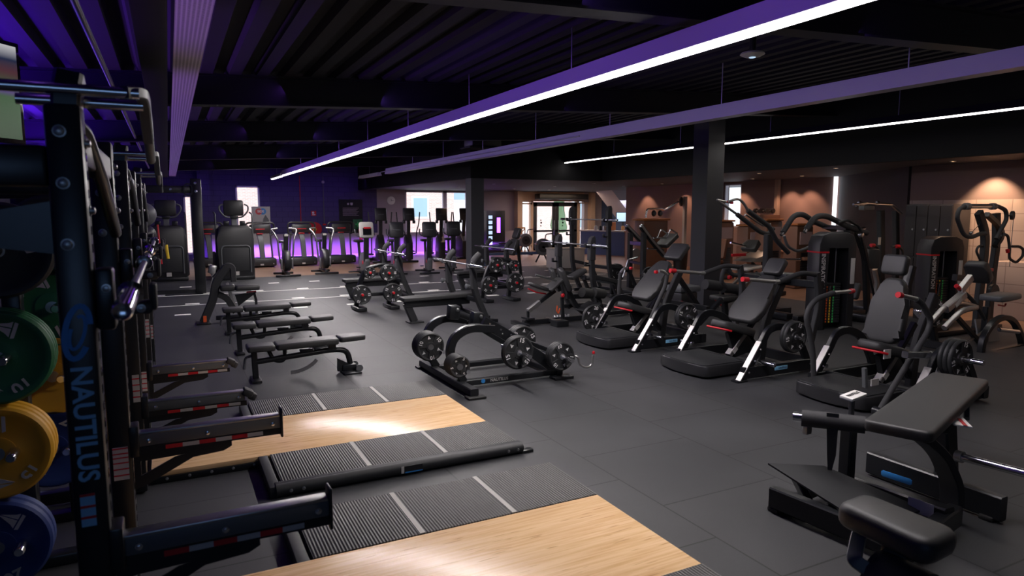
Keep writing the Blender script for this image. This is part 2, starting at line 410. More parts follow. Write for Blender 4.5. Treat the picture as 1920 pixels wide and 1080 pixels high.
wall('wall_front', 'darkwall', [(-3.2, 19.2, -3.4, -3.2, 0, 4)])
wall('wall_right', 'tilewall', [(13.2, 13.4, -3.2, 8.45, 0, 2.05)])
wall('wall_right_upper', 'panelwall', [(13.2, 13.4, -3.2, 8.45, 2.05, 2.8)])
g = G(); g.slab([(0, 0), (3.9, 0), (3.9, 2.8), (0, 2.8)], (13.2, 8.45, 0), (2.2, 3.21, 0), (0, 0, 1), .1); struct(g.out('wall_alcove', 'darkwall'))
wall('wall_panels', 'panelwall', [(15.4, 15.6, 11.66, 11.8, 0, 2.8), (15.4, 15.6, 11.8, 11.92, 0, .3), (15.4, 15.6, 11.92, 15.05, 0, 2.8), (15.4, 15.6, 15.05, 15.75, 0, 1.35), (15.4, 15.6, 15.05, 15.75, 2.66, 2.8), (15.4, 15.6, 15.75, 20.6, 0, 2.8), (15.4, 18.0, 20.6, 20.8, 0, 2.8)])
wall('wall_counter', 'navy', [(18.9, 19.1, 20.8, 27.5, 0, 2.8)])
# ceilings
g = G()     # ribbed steel deck rising to the right
xs = []; x = -3.2
while x < 11.2:
    xs += [(x, 0), (x + .13, 0), (x + .16, .07), (x + .27, .07)]; x += .30
zc = lambda X: 3.36 + .05 * X
top = []
for Y in (-3.3, 27.6):
    top.append([g.bm.verts.new((X, Y, zc(X) + dz)) for X, dz in xs])
for i in range(len(xs) - 1): g.bm.faces.new((top[0][i], top[0][i + 1], top[1][i + 1], top[1][i]))
up = [[g.bm.verts.new((v.co.x, v.co.y, 4.3)) for v in (r[0], r[-1])] for r in top]
g.bm.faces.new((up[0][0], up[0][1], up[1][1], up[1][0]))
struct(g.out('ceiling', 'ceil', smooth=10))
for i, Y in enumerate((-.6, 3.9, 8.6, 13.1, 17.9, 22.6)):
    g = G(); z = lambda X: 3.02 + .05 * X
    for w, z0, z1 in ((.06, .02, .34), (.2, 0, .02), (.2, .32, .345)):
        g.sweep([(-3.1, Y, z(-3.1) + (z0 + z1) / 2), (11, Y, z(11) + (z0 + z1) / 2)], [(-w / 2, -(z1 - z0) / 2), (w / 2, -(z1 - z0) / 2), (w / 2, (z1 - z0) / 2), (-w / 2, (z1 - z0) / 2)])
    struct(g.out('ceiling_beam', 'beam', smooth=20))
wall('ceiling_soffit', 'soffit', [(11.0, 11.15, -3.2, 16.0, 2.68, 4.2), (6.95, 11.15, 16.0, 16.15, 2.68, 4.2), (6.95, 7.1, 16.15, 27.5, 2.68, 4.2)])
wall('ceiling_dropped', 'dropceil', [(7.1, 19.2, 16.15, 27.6, 2.72, 2.82), (11.15, 19.2, -3.2, 16.15, 2.72, 2.82)])
for nm, (cx, cy, s) in (('column', (7.15, 16.2, .36)), ('column', (9.15, 9.8, .40))):
    struct(G().bx(cx - s / 2, cx + s / 2, cy - s / 2, cy + s / 2, 0, 3.9).out('trim_1', 'column'))
# windows with frames, panes
def window_back(n, x0, x1, z0, z1, mull=(), fm='framewht', y=YB):
    g = G(); t = .06
    g.bx(x0, x1, y - .02, y + .1, z0, z0 + t); g.bx(x0, x1, y - .02, y + .1, z1 - t, z1); g.bx(x0, x0 + t, y - .02, y + .1, z0, z1); g.bx(x1 - t, x1, y - .02, y + .1, z0, z1)
    for m in mull: g.bx(m - .09, m + .09, y - .02, y + .1, z0, z1)
    w = struct(g.out('window_%d' % n, fm)); w['org'] = [0, 0, 0]
    G().bx(x0 + t, x1 - t, y + .03, y + .04, z0 + t, z1 - t).out('window_pane', 'pane', w)
    return w
window_back(1, 2.3, 3.15, .9, 2.78); window_back(2, .52, .80, .25, 2.4); w3 = window_back(3, 8.93, 11.77, .8, 2.68, (10.72,))
def window_side(n, X, y0, y1, z0, z1, t=.04):
    g = G(); g.bx(X - .02, X + .1, y0, y1, z0, z0 + t); g.bx(X - .02, X + .1, y0, y1, z1 - t, z1); g.bx(X - .02, X + .1, y0, y0 + t, z0, z1); g.bx(X - .02, X + .1, y1 - t, y1, z0, z1)
    w = struct(g.out('window_%d' % n, 'framewht')); w['org'] = [0, 0, 0]
    G().bx(X + .03, X + .04, y0 + t, y1 - t, z0 + t, z1 - t).out('window_pane', 'pane', w)
window_side(4, 15.42, 15.05, 15.75, 1.35, 2.66); window_side(5, -3.1, 10.2, 11.2, 1.35, 1.95); window_side(6, -3.1, 14.6, 15.6, .9, 2.6)
# glowing slab standing for a window sliver at the end of the panel wall
tag(G().bx(15.34, 15.40, 11.78, 11.86, .0, 2.72).out('led_light_strip', 'sliver'), 'vertical white window sliver at the corner of the copper wall', 'light')
# entrance doors
def door(n, x0, x1):
    g = G(); t = .16; y = YB - .02
    g.bx(x0, x1, y, y + .07, 0, .25); g.bx(x0, x1, y, y + .07, 2.05, 2.25); g.bx(x0, x0 + t, y, y + .07, 0, 2.25); g.bx(x1 - t, x1, y, y + .07, 0, 2.25); g.bx(x0, x1, y, y + .07, .86, .95)
    d = struct(g.out('door_%d' % n, 'frameblk')); d['org'] = [0, 0, 0]
    G().bx(x0 + t, x1 - t, y + .03, y + .04, .25, 2.05).out('door_pane', 'pane', d)
    G().tube([(x1 - .1 if n == 1 else x0 + .1, y - .06, .8), (x1 - .1 if n == 1 else x0 + .1, y - .06, 1.4)], .015).out('door_handle', 'steel', d)
    g = G()
    for z, s in ((1.38, .05), (1.25, .08), (1.12, .05)): g.bx(x0 + .35, x0 + .35 + s, y + .0, y + .02, z, z + s)
    g.out('door_sticker', 'glassblk', d)
door(1, 15.12, 16.28); door(2, 16.30, 17.48)
window_back(7, 17.6, 18.15, .1, 2.25, (), 'beige')
g = G(); g.bx(14.40, 14.46, 25.2, 27.4, 0, 2.25); g.bx(14.40, 14.46, 25.2, 25.3, 0, 2.25)
window_back(8, 14.40, 15.02, .2, 2.2, (), 'beige')
# air curtain above doors
tag(G().bx(15.0, 17.6, 26.7, 27.2, 2.36, 2.62, .02).out('air_curtain', 'frameblk'), 'long black air curtain box above the entrance doors', 'heater')
# outside: yard, brick houses, tree
struct(G().bx(-30, 60, 27.8, 70, -.5, -.3).out('ground_outside', 'ext_white'))
def house(x0, x1, y, h, m, wins, label):
    t = thing('house', label, 'building', (x0, y, -.3))
    G().bx(x0, x1, y, y + 6, -.3, h).out('facade', m, t)
    for (a, b, c, d) in wins:
        f = G().bx(a - .12, b + .12, y - .06, y, c - .12, d + .12).out('window_frame', 'ext_white', t)
        G().bx(a, b, y - .09, y - .06, c, d).out('window_pane', 'ext_blue', f)
house(-2, 15.6, 38.5, 7, 'extbrick', [(13.0, 13.85, 1.5, 2.6), (2.0, 3.0, 2.5, 3.8)], 'pink brick house seen through the wide window')
house(15.6, 21.5, 40, 7, 'ext_white', [(16.0, 19.6, 2.55, 3.6)], 'white rendered house with blue glazing seen through the window')
house(22, 42, 43, 7, 'extbrick', [(27, 29, .6, 2.4), (31, 34, .6, 2.4)], 'brick building seen through the entrance doors')
t = thing('tree', 'green conifer outside the left entrance door', 'tree', (20.7, 34.6, -.3))
g = G(); g.lathe([(.02, 3.6), (.2, 3.0), (.4, 2.0), (.5, 1.2), (.4, .9)], (20.7, 34.6, -.3), n=18); b = g.bm
for v in b.verts: v.co += V((random.uniform(-.12, .12), random.uniform(-.12, .12), random.uniform(-.1, .1)))
g.out('foliage', 'leafgreen', t); G().cyl((20.7, 34.6, -.3), (20.7, 34.6, .9), .08).out('trunk', 'orangewood', t)
# white lane markings on the rubber
def lane(label, a, b, y, w=.055, cat='floor marking', grp=None):
    return tag(G().bx(a, b, y - w / 2, y + w / 2, .001, .004).out('lane_line', 'laneline'), label, cat)
lane('white line across the rubber floor nearer the cardio machines', -2.6, 11.4, 16.3)
lane('white line across the rubber floor nearer the benches', -2.6, 11.4, 14.55)
proto = None
for j, (yy, dx, a, nm) in enumerate(((18.1, .15, .26, 'row closest to the cardio machines'), (16.52, .6, .26, 'row on the far white line'), (14.75, .2, .26, 'row on the near white line'), (13.25, .0, .26, 'row closest to the benches'))):
    for i in range(13):
        x = -1.9 + i * 1.02 + dx
        lb = 'white rectangular floor marker of the ' + nm
        if proto is None:
            proto = tag(G().bx(-.13, .13, -.07, .07, .001, .004).out('floor_marker', 'laneline'), lb, 'floor marking', 'white floor markers, ' + nm); o = proto
        else:
            o = proto.copy(); COL.objects.link(o); o['label'] = lb; o['group'] = 'white floor markers, ' + nm
        o.location = (x, yy, 0)
# suspended trunking lights
def trunk(name, X, z, y0, y1, label, lit, face='trunk', w=.16, h=.16):
    t = thing(name, label, 'light', (X, y0, z))
    g = G(); g.slab([(-w / 2, 0), (w / 2, 0), (w / 2 * .55, h), (-w / 2 * .55, h)], (X, (y0 + y1) / 2, z), (1, 0, 0), (0, 0, 1), y1 - y0); g.out('housing', face, t)
    n = max(1, int((y1 - y0) / 2.4))
    for i in range(n):
        y = y0 + min(1.2, (y1 - y0) / 2) + i * 2.4
        G().tube([(X, y, z + h), (X, y, 3.38 + .05 * X)], .006, n=6).out('hanger', 'steel', t)
    if lit: G().bx(X - w * .22, X + w * .22, y0 + .03, y1 - .03, z - .025, z - .001).out('diffuser', lit, t)
    return t
trunk('trunking_light', 3.42, 3.0, 1.9, 23.2, 'long suspended light with the bright white strip across the ceiling', 'lampstrip', w=.15, h=.15)
trunk('trunking_light', 3.42, 2.99, 23.45, 25.9, 'short end piece of the bright white ceiling light', 'lampstrip', w=.14, h=.1)
trunk('trunking_light', .17, 2.86, .5, 22.5, 'perforated unlit trunking lit purple on the left of the ceiling', None, 'perforated', w=.175, h=.12)
trunk('trunking_light', 6.25, 3.0, .5, 21.0, 'unlit pale trunking running parallel right of the bright light', None, w=.17, h=.17)
trunk('trunking_light', 6.25, 3.0, 21.9, 24.35, 'short unlit trunking piece above the information board', None, w=.17, h=.1)
trunk('trunking_light', 9.75, 3.16, .5, 16.0, 'slim trunking with a thin lit line on the far right ceiling', 'lampthin', 'beam', w=.05, h=.10)
# duct and pipes on the left ceiling
tag(G().bx(-.12, .05, -1, 23, 2.85, 2.985, .01).bx(-.06, -.04, 3.88, 3.92, 2.97, 3.02).bx(-.06, -.04, 13.08, 13.12, 2.97, 3.02).out('air_duct', 'beam'), 'square dark duct beside the perforated trunking', 'duct')
tag(G().tube([(-.42, -1, 3.06), (-.42, 22, 3.06)], .022).out('ceiling_pipe', 'steel'), 'thin pipe catching purple light on the left ceiling', 'pipe')
tag(G().tube([(5.75, 9, 3.0), (5.75, 20, 3.0)], .012).out('ceiling_conduit', 'steel'), 'thin cable conduit beneath the unlit trunking', 'pipe')
t = thing('access_point', 'white round wireless unit on the dark ceiling', 'device', tuple(onZ(1411, 99, 3.28)))
c = onZ(1411, 99, 3.28); G().lathe([(.10, 0), (.11, -.015), (.07, -.035), (.01, -.04)], c, n=28).out('body', 'offwhite', t); G().lathe([(.03, -.041), (.028, -.044)], c).out('status_ring', 'screen', t)
G().cyl(c, c + V((0, 0, .35)), .03).out('mount', 'beam', t)
c = onY(905, 262, 14.6); t = thing('projector', 'black box unit hung under the ceiling beside the first column', 'projector', tuple(c))
G().box(c, (.75, .5, .34), bev=.03).out('body', 'frameblk', t); G().cyl(c, c + V((0, 0, .5)), .03).out('mount', 'beam', t); G().box(c + V((.1, -.26, .08)), (.07, .02, .07)).out('sensor', 'offwhite', t)
G().box(c + V((0, 0, -.2)), (.9, .6, .03)).out('bracket', 'beam', t)
c = onY(575, 330, 24.0); 
# downlights in the dropped ceiling
dl = thing('downlight', 'tiny warm recessed spotlight in the dropped ceiling', 'light', (0, 0, 0), 'recessed downlights in the dropped ceiling')
G().lathe([(.05, 0), (.05, -.012), (.035, -.012), (.034, -.004)], (0, 0, 0)).out('trim_ring', 'steel', dl); G().lathe([(.033, -.004), (.03, -.008)], (0, 0, 0)).out('bulb', 'downlight', dl)
spots = [(x, y) for x, y in ((12.2, 3.2), (12.4, 7.2), (12.2, 9.4), (12.3, 11.5), (12.3, 13.6), (14.2, 11.9), (14.3, 13.6), (14.4, 15.4), (14.3, 17.4), (12.2, 18.2), (14.4, 19.6), (12.4, 21), (9.5, 20), (9.5, 23), (16.8, 22), (17.2, 24.5), (14.2, 24.5), (12.4, 24.2))]
for i, (x, y) in enumerate(spots):
    (dup(dl, (x, y, 2.72)) if i else setattr(dl, 'location', (x, y, 2.72)))
# TV on the left wall
c = onZ(-122, 148, 2.62)
t = thing('television', 'hanging television showing a green football pitch, top left', 'television', tuple(c)); R_ = (0, 0, -.64); nn = V((math.cos(-.64), math.sin(-.64), 0))
G().box(c, (.05, 1.12, .66), rot=R_, bev=.008).out('casing', 'glassblk', t)
s_ = G().box(c + nn * .027, (.006, 1.06, .60), rot=R_).out('screen', 'tvpicture', t)
G().beam([c - nn * .05, c - nn * .05 + V((0, 0, .68))], .05, .05).out('ceiling_arm', 'black', t)
# clock, signs, board, banner
c = (8.32, YB, 2.27); t = thing('wall_clock', 'round white wall clock on the grey wall', 'clock', c)
G().lathe([(.17, .001), (.17, .03), (.155, .035)], c, (0, -1, 0), 32).out('case', 'white', t)
for a in range(12):
    pass
G().box((8.32, YB - .038, 2.29), (.012, .003, .10)).box((8.37, YB - .038, 2.265), (.09, .003, .012)).out('hands', 'glassblk', t)
t = thing('fire_hose_sign', 'small red fire hose sign high on the purple wall', 'sign', (5.15, YB, 1.72))
G().box((5.15, YB - .01, 1.74), (.2, .01, .2)).out('plate', 'red', t); G().lathe([(.045, 0), (.045, .003)], (5.13, YB - .016, 1.77), (0, -1, 0)).box((5.15, YB - .018, 1.69), (.12, .003, .035)).out('pictogram', 'white', t)
c = V((5.15, YB - .12, 1.12)); t = thing('fire_hose_reel', 'red round fire hose reel behind the treadmills', 'hose reel', tuple(c))
G().lathe([(.28, 0), (.28, .03), (.2, .03), (.2, .1), (.28, .1), (.28, .124)], c, (0, 1, 0), 28).out('drum', 'red', t); G().lathe([(.07, -.02), (.07, .02)], c, (0, 1, 0)).out('hub', 'yellow', t)
t = thing('information_board', 'dark information board with headline and green first aid panel', 'board', (6.6, YB, 1.5))
G().bx(6.15, 7.1, YB - .03, YB + .003, .9, 2.3).out('panel', 'frameblk', t)
g = G()
for i in range(7): g.bx(6.3, 6.95 - .05 * (i % 3), YB - .034, YB - .031, 1.95 - i * .05, 1.965 - i * .05)
g.out('text_lines', 'greywall', t); g = G(); g.lathe([(.05, 0), (.05, .004)], (6.52, YB - .032, 2.12), (0, -1, 0), 4).slab([(-.04, -.05), (.04, -.05), (.055, .05), (-.055, .05)], (6.66, YB - .033, 2.12), (1, 0, 0), (0, 0, 1), .004); g.out('symbols', 'offwhite', t)
t = thing('first_aid_cabinet', 'green first aid cabinet below the information board', 'cabinet', (6.85, YB, 1.15)); G().bx(6.68, 7.05, YB - .15, YB - .035, 1.1, 1.5, .01).out('box', 'bgreen', t); G().bx(6.84, 6.89, YB - .156, YB - .15, 1.2, 1.4).bx(6.765, 6.965, YB - .156, YB - .15, 1.275, 1.325).out('cross', 'green', t)
t = thing('fire_extinguisher', 'red fire extinguisher standing under the information board', 'extinguisher', (6.95, YB - .25, 0)); G().lathe([(.07, .65), (.085, .7), (.085, 1.1), (.04, 1.17), (.03, 1.22)], (6.95, YB - .25, 0)).out('cylinder', 'red', t); G().box((6.95, YB - .27, 1.24), (.05, .12, .04)).out('valve', 'frameblk', t)
t = thing('roll_up_banner', 'white roll-up banner with red and blue logo beside the back window', 'banner', (3.05, 26.6, 0))
G().bx(2.75, 3.4, 26.62, 26.63, .05, 2.0).out('panel', 'offwhite', t); G().bx(2.7, 3.45, 26.5, 26.75, 0, .06).out('base', 'steel', t)
G().lathe([(.12, 0), (.12, .004)], (3.0, 26.62, 1.82), (0, -1, 0)).out('logo_red', 'red', t); G().lathe([(.12, 0), (.12, .003)], (3.14, 26.62, 1.82), (0, -1, 0)).out('logo_blue', 'nblue', t); text('logo_text', 'SIDE', .12, 'white', t, (3.07, 26.612, 1.82), (1, 0, 0), (0, 0, 1))
G().slab([(-.12, -.4), (.2, -.4), (.2, .1), (.08, .3), (.0, .15)], (3.15, 26.615, 1.4), (1, 0, 0), (0, 0, 1), .004).out('figure_print', 'greyplastic', t)
for nm, x in (('red conduit running down the purple wall', 4.65), ('thin grey conduit with sensor on the purple wall', 5.55)):
    t = thing('wall_conduit', nm, 'pipe', (x, YB, 1.4)); G().tube([(x, YB - .02, 1.3), (x, YB - .02, 3.2)], .018).out('pipe', 'red' if x < 5 else 'greyplastic', t)
    if x > 5: G().box((x, YB - .04, 1.3), (.12, .05, .06)).out('button', 'red', t); G().lathe([(.06, 0), (.05, .06)], (x, YB, 2.98), (0, -1, 0)).out('sensor', 'offwhite', t)
# low glowing purple partition band below the wall, furniture seen in front of it
tag(G().bx(1.4, 14.0, 27.2, 27.24, 0, .95).out('low_partition', 'greywall'), 'low partition washed in purple light behind the cardio machines', 'partition')
tag(G().bx(1.4, 14.0, 27.16, 27.3, 0, .12).out('baseboard_back', 'framewht'), 'pale skirting strip below the purple partition', 'skirting'); bpy.data.objects['baseboard_back']['kind'] = 'structure'
for k in ('label', 'category'): del bpy.data.objects['baseboard_back'][k]
# white posts on copper wall
for i, (px, Y, lb) in enumerate(((1456, 13.6, 'pale square post on the copper wall left of the large panel'), (1243, 20.2, 'pale post behind the cable machine'), (1350, 16.0, 'grey blue post left of the side window'))):
    p = onX(px, 400, 15.3) if i != 1 else onY(px, 400, 20.5)
    tag(G().bx(p.x - .05, p.x + .05, p.y - .06, p.y + .06, 0, 2.72).out('wall_post', 'beige' if i < 2 else 'greywall'), lb, 'post')
# stairs soffit, vending machine, counter
g = G(); g.slab([(0, 0), (2.1, 0), (2.1, -1.15), (1.0, -1.15)], (17.0, 24.6, 2.72), (1, -.15, 0), (0, 0, 1), 1.6); tag(g.out('stair_underside', 'greywall'), 'sloping underside of a staircase above the reception counter', 'staircase'); 
bpy.data.objects['stair_underside']['kind'] = 'structure'
for k in ('label', 'category'): del bpy.data.objects['stair_underside'][k]
t = thing('vending_machine', 'black vending machine with lit drink cans beside the first column', 'vending machine', (12.7, 26, 0))
G().bx(12.15, 13.05, 26.3, 27.1, 0, 1.85, .03).out('cabinet', 'frameblk', t)
g = G()
for i in range(6): g.bx(12.25, 12.42, 26.285, 26.30, 1.5 - i * .22, 1.64 - i * .22)
g.out('lit_display', 'screen', t); G().bx(12.65, 12.8, 26.285, 26.3, .9, 1.55).out('selection_panel', 'purpleled', t)
G().bx(12.4, 12.9, 26.28, 26.3, .2, .4).out('tray', 'glassblk', t)
t = thing('bar_chair', 'pale wooden cross-back chair beside the vending machine', 'chair', (13.75, 26.0, 0)); x, y = 13.72, 25.9
G().bx(x - .22, x + .22, y - .22, y + .22, .62, .66, .01).out('seat', 'skin_wood', t)
for sx, sy in ((-1, -1), (1, -1), (-1, 1), (1, 1)): G().beam([(x + sx * .19, y + sy * .19, 0), (x + sx * .18, y + sy * .18, .62 if sy < 0 else 1.12)], .04, .04).out('leg', 'skin_wood', t)
G().beam([(x - .18, y + .18, 1.1), (x + .18, y + .18, 1.1)], .03, .07).beam([(x - .17, y + .18, .72), (x + .17, y + .18, 1.06)], .02, .04).beam([(x + .17, y + .18, .72), (x - .17, y + .18, 1.06)], .02, .04).beam([(x - .18, y + .18, .72), (x + .18, y + .18, .72)], .02, .04).out('cross_back', 'skin_wood', t)
t = thing('reception_counter', 'navy reception counter with pale worktop and slatted wooden end', 'counter', (17.0, 23.5, 0))
c0, c1 = V((16.0, 24.6, 0)), V((16.9, 22.4, 0)); d = (c1 - c0).normalized(); 
G().slab([(0, 0), (2.2, 0), (2.2, .98), (0, .98)], c0, d, (0, 0, 1), .5).out('front', 'navy', t); G().slab([(-.05, .98), (2.2, .98), (2.2, 1.03), (-.05, 1.03)], c0, d, (0, 0, 1), .6).out('worktop', 'offwhite', t)
c2 = c0 + d * 2.2; G().slab([(0, 0), (.75, 0), (.75, .98), (0, .98)], c2, d, (0, 0, 1), .52).out('end_panel', 'brownpad', t); G().slab([(0, .98), (.8, .98), (.8, 1.03), (0, 1.03)], c2, d, (0, 0, 1), .6).out('end_worktop', 'orangewood', t)
c = onY(1200, 402, 23.2); t = thing('computer_monitor', 'monitor with a bright picture on the reception desk', 'monitor', tuple(c))
c = onY(1169, 407, 23.6); t['org'] = list(c); t.location = c; G().box(c, (.66, .05, .42), rot=(0, 0, -.4), bev=.01).out('casing', 'frameblk', t); G().box(c + V((-.01, -.03, 0)), (.6, .005, .36), rot=(0, 0, -.4)).out('screen', 'screen', t); G().box(c + V((0, .03, -.35)), (.08, .05, .4)).out('stand', 'frameblk', t)
t = thing('drinks_fridge', 'blue-fronted drinks fridge on the end of the counter', 'fridge', (17.0, 22.3, 1.03)); c = onY(1190, 432, 22.1); c.z = 1.04 + .34; t['org'] = list(c); t.location = c
G().box(c, (.5, .5, .68), bev=.02).out('cabinet', 'frameblk', t); G().box(c + V((0, -.26, 0)), (.42, .01, .56)).out('printed_door', 'nblue', t)
c = onY(1189, 411, 22.1); c.z = 1.39 + .13; t = thing('drinks_bottle', 'pink and white bottle on top of the drinks fridge', 'bottle', tuple(c)); G().lathe([(.06, -.13), (.065, -.1), (.065, .08), (.03, .14), (.03, .18)], c).out('body', 'red', t); G().lathe([(.067, -.06), (.067, .03)], c).out('label_band', 'white', t)
for i, (px, py, m, lb) in enumerate(((1117, 428, 'offwhite', 'white tub near the left end of the counter'), (1126, 430, 'frameblk', 'dark jar in the middle of the counter'), (1133, 430, 'steel', 'steel shaker behind the dark jar on the counter'), (1146, 424, 'orangewood', 'brown cardboard box on the counter'), (1168, 428, 'skin_wood', 'small wooden cup by the counter end'))):
    c = onY(px, py, 23.8 - i * .2); c.z = 1.03 + (.18 if i == 3 else .09); t = thing('carton' if i == 3 else 'canister', lb, 'box' if i == 3 else 'jar', tuple(c))
    if i == 3: G().box(c, (.3, .25, .34), bev=.01).out('body', m, t)
    else: G().lathe([(.07, -.09), (.075, .06), (.05, .1)], c).out('body', m, t)
c = onY(1177, 381, 24.0); tag(G().box(c, (.28, .2, .42), bev=.02).out('wall_dispenser', 'greywall', off=c), 'grey paper dispenser on the wall above the monitor', 'dispenser')
tag(G().bx(15.6, 15.95, 26.2, 27, 0, .02).out('door_mat', 'matte'), 'dark mat before the entrance', 'mat')
t = thing('waste_bin', 'black waste bin by the post near the second column', 'bin', (14.9, 18.2, 0)); c = onX(1276, 470, 14.3); c.z = 0; t['org'] = list(c); t.location = c
G().lathe([(.2, 0), (.24, .72), (.25, .75)], c).out('body', 'frameblk', t); G().lathe([(.26, .75), (.25, .8), (.1, .83)], c).out('lid', 'glassblk', t)
# tile wall area: lockers, niche, basin
for i in range(2):
    y0 = 7.25 + i * .44
    t = thing('locker', ('black double locker beside the tiled wall', 'black double locker next to the alcove')[i], 'locker', (12.9, y0, 0))
    G().bx(12.6, 13.15, y0, y0 + .435, 0, 1.97, .01).out('body', 'locker', t)
    for k in range(2):
        for j in range(2):
            d = G().bx(12.58, 12.6, y0 + .01 + .215 * j, y0 + .21 + .215 * j, .02 + .98 * k, .96 + .98 * k).out('door', 'locker', t); G().cyl((12.56, y0 + .05 + .215 * j, .6 + .9 * k), (12.58, y0 + .05 + .215 * j, .6 + .9 * k), .018).out('lock', 'steel', d)
t = thing('wash_ledge', 'tiled ledge with a dark washbasin along the right wall', 'washbasin', (12.9, 4, 0)); G().bx(12.75, 13.18, 3.0, 6.6, 0, .98, .01).out('ledge', 'tilewall', t); G().lathe([(.16, 0), (.24, .1), (.21, .1), (.14, .03)], (12.9, 5.15, .98)).out('basin', 'glassblk', t)
G().tube([(13.1, 5.2, .98), (13.1, 5.2, 1.2), (12.95, 5.2, 1.2)], .015, .05).out('tap', 'chrome', t)
tag(G().bx(13.12, 13.203, 5.5, 6.2, 1.25, 1.8, .01).out('mirror_cabinet', 'greywall'), 'grey towel cabinet on the tiled wall', 'cabinet')
tag(G().bx(13.16, 13.203, 4.02, 4.35, 1.35, 1.75).out('paper_notice', 'offwhite'), 'white notice on the tiled wall at the right edge', 'notice')
# ================================================================ WEIGHT PLATES, BARBELLS
PL = {}
def arrow(g, o, s, ang, y):
    """sail-like arrow mark in the XZ plane at o, pointing outward along ang"""
    u = V((math.cos(ang), 0, math.sin(ang))); w = V((-math.sin(ang), 0, math.cos(ang)))
    for poly in ([(-.5, -.55), (-.3, -.62), (-.3, .62), (-.5, .55)], [(-.22, -.45), (.0, -.3), (.75, -.05), (-.22, -.05)], [(-.22, .02), (.85, .02), (.05, .35), (-.22, .55)]):
        g.slab([(x * s, y_ * s) for x, y_ in poly], o, u, w, .003)
def make_plate(kind, R, t, m, num, bumper=False, words=None):
    th = thing('bumper_plate' if bumper else 'weight_plate', 'x', 'weight plate')
    ax = (0, -1, 0); g = G()
    if bumper:
        g.lathe([(.03, -t / 2), (R - .012, -t / 2), (R, -t / 2 + .012), (R, t / 2 - .012), (R - .012, t / 2), (R - .04, t / 2), (R - .045, t / 2 - .004), (.08, t / 2 - .004), (.08, t / 2 + .002), (.03, t / 2 + .002)], (0, 0, 0), ax, 40)
    else:
        w = R * .62
        g.lathe([(.03, -t / 2), (R - .02, -t / 2), (R - .006, -t / 2 + .006), (R, -t / 2 + .016), (R, t / 2 - .016), (R - .006, t / 2 - .006), (R - .016, t / 2), (R - .032, t / 2 - .006), (R - .036, t / 2 - .014), (R * .36, t / 2 - .014), (R * .33, t / 2 - .002), (.03, t / 2 - .002)], (0, 0, 0), ax, 40)
        for k in range(3):
            a0 = k * 2 * PI / 3 + PI / 2; h = .42
            pts = [(math.cos(a0 + s) * r, math.sin(a0 + s) * r) for r, s in ((R * .30, -h * 1.1), (R - .034, -h), (R - .03, -h / 2), (R - .03, 0), (R - .03, h / 2), (R - .034, h), (R * .30, h * 1.1))]
            g.slab(pts[::-1], (0, -t / 2 + .0085, 0), (1, 0, 0), (0, 0, 1), .010, .002, 1)
    g.out('body', m, th)
    G().lathe([(.026, -t / 2 - .001), (.032, -t / 2 - .001), (.032, t / 2 + .004), (.026, t / 2 + .004)], (0, 0, 0), ax).out('hub_ring', 'steel', th)
    rr = R * (.66 if bumper else .64)
    for k in range(3 if not bumper else 2):
        a = (k * 2 * PI / 3 + PI / 2 + PI / 3) if not bumper else k * PI + .4
        y = -t / 2 + (.012 if not bumper else .003)
        g = G(); arrow(g, (math.cos(a) * rr, y, math.sin(a) * rr), R * (.17 if not bumper else .34), a if not bumper else a + PI / 2, y); g.out('arrow_mark', 'white' if not bumper else 'offwhite', th)
    for k in range(3 if not bumper else 2):
        a = (k * 2 * PI / 3 + PI / 2) if not bumper else k * PI + PI / 2 - .3
        c = V((math.cos(a) * R * .74, -t / 2 + (.001 if not bumper else .002), math.sin(a) * R * .74))
        text('numeral', num, R * (.36 if not bumper else .38), 'white' if not bumper else 'offwhite', th, c, (math.sin(a), 0, -math.cos(a)), (math.cos(a), 0, math.sin(a)))
    PL[kind] = [th, False, t, R]
make_plate('20', .200, .045, 'rubber', '20'); make_plate('15', .180, .042, 'rubber', '15'); make_plate('10', .160, .036, 'rubber', '10'); make_plate('5', .115, .032, 'rubber', '5'); make_plate('2', .09, .028, 'rubber', '2.5')
make_plate('b5', .225, .035, 'bblack', '5', True); make_plate('b10', .225, .045, 'bgreen', '10', True); make_plate('b15', .225, .055, 'byellow', '15', True); make_plate('b20', .225, .065, 'bblue', '20', True)
def plate(kind, p, rot=0., label='', group=None):
    e = PL[kind]
    if not e[1]:
        e[1] = True; o = e[0]; o.location = p; o.rotation_euler = (0, rot, 0)
    else: o = dup(e[0], p, (0, rot, 0))
    o['label'] = label
    if group: o['group'] = group
    elif 'group' in o.keys(): del o['group']
    return o
def stack(kinds, p, rot, labels, group=None, gap=.003):
    """plates on a peg from the front (towards the entrance side, -Y) to the back"""
    y = p[1]
    for i, k in enumerate(kinds):
        t = PL[k][2]; plate(k, (p[0], y + t / 2, p[2]), rot + i * .7, labels[i] if i < len(labels) else labels[-1], group if (len(kinds) > 1 and i >= len(labels) - 1 and len(kinds) > len(labels)) else None); y += t + gap
BAR = []
def barbell(p, rotz, label):
    if not BAR:
        t = thing('barbell', label, 'barbell'); G().cyl((-.66, 0, 0), (.66, 0, 0), .014).out('shaft', 'steel', t)
        for s in (-1, 1):
            G().lathe([(.014, .655), (.035, .66), (.037, .675), (.025, .68), (.025, 1.09), (.021, 1.10), (.012, 1.095)], (0, 0, 0), (s, 0, 0), 24).out('sleeve', 'chrome', t)
        BAR.append(t); t.location = p; t.rotation_euler = (0, 0, rotz); return t
    return dup(BAR[0], p, (0, 0, rotz), label)
def bolt(g, p, n, r=.012, h=.008):
    g.lathe([(r * 1.3, 0), (r * 1.3, h * .3), (r, h * .35), (r * .9, h), (r * .3, h * 1.2)], p, n, 12)
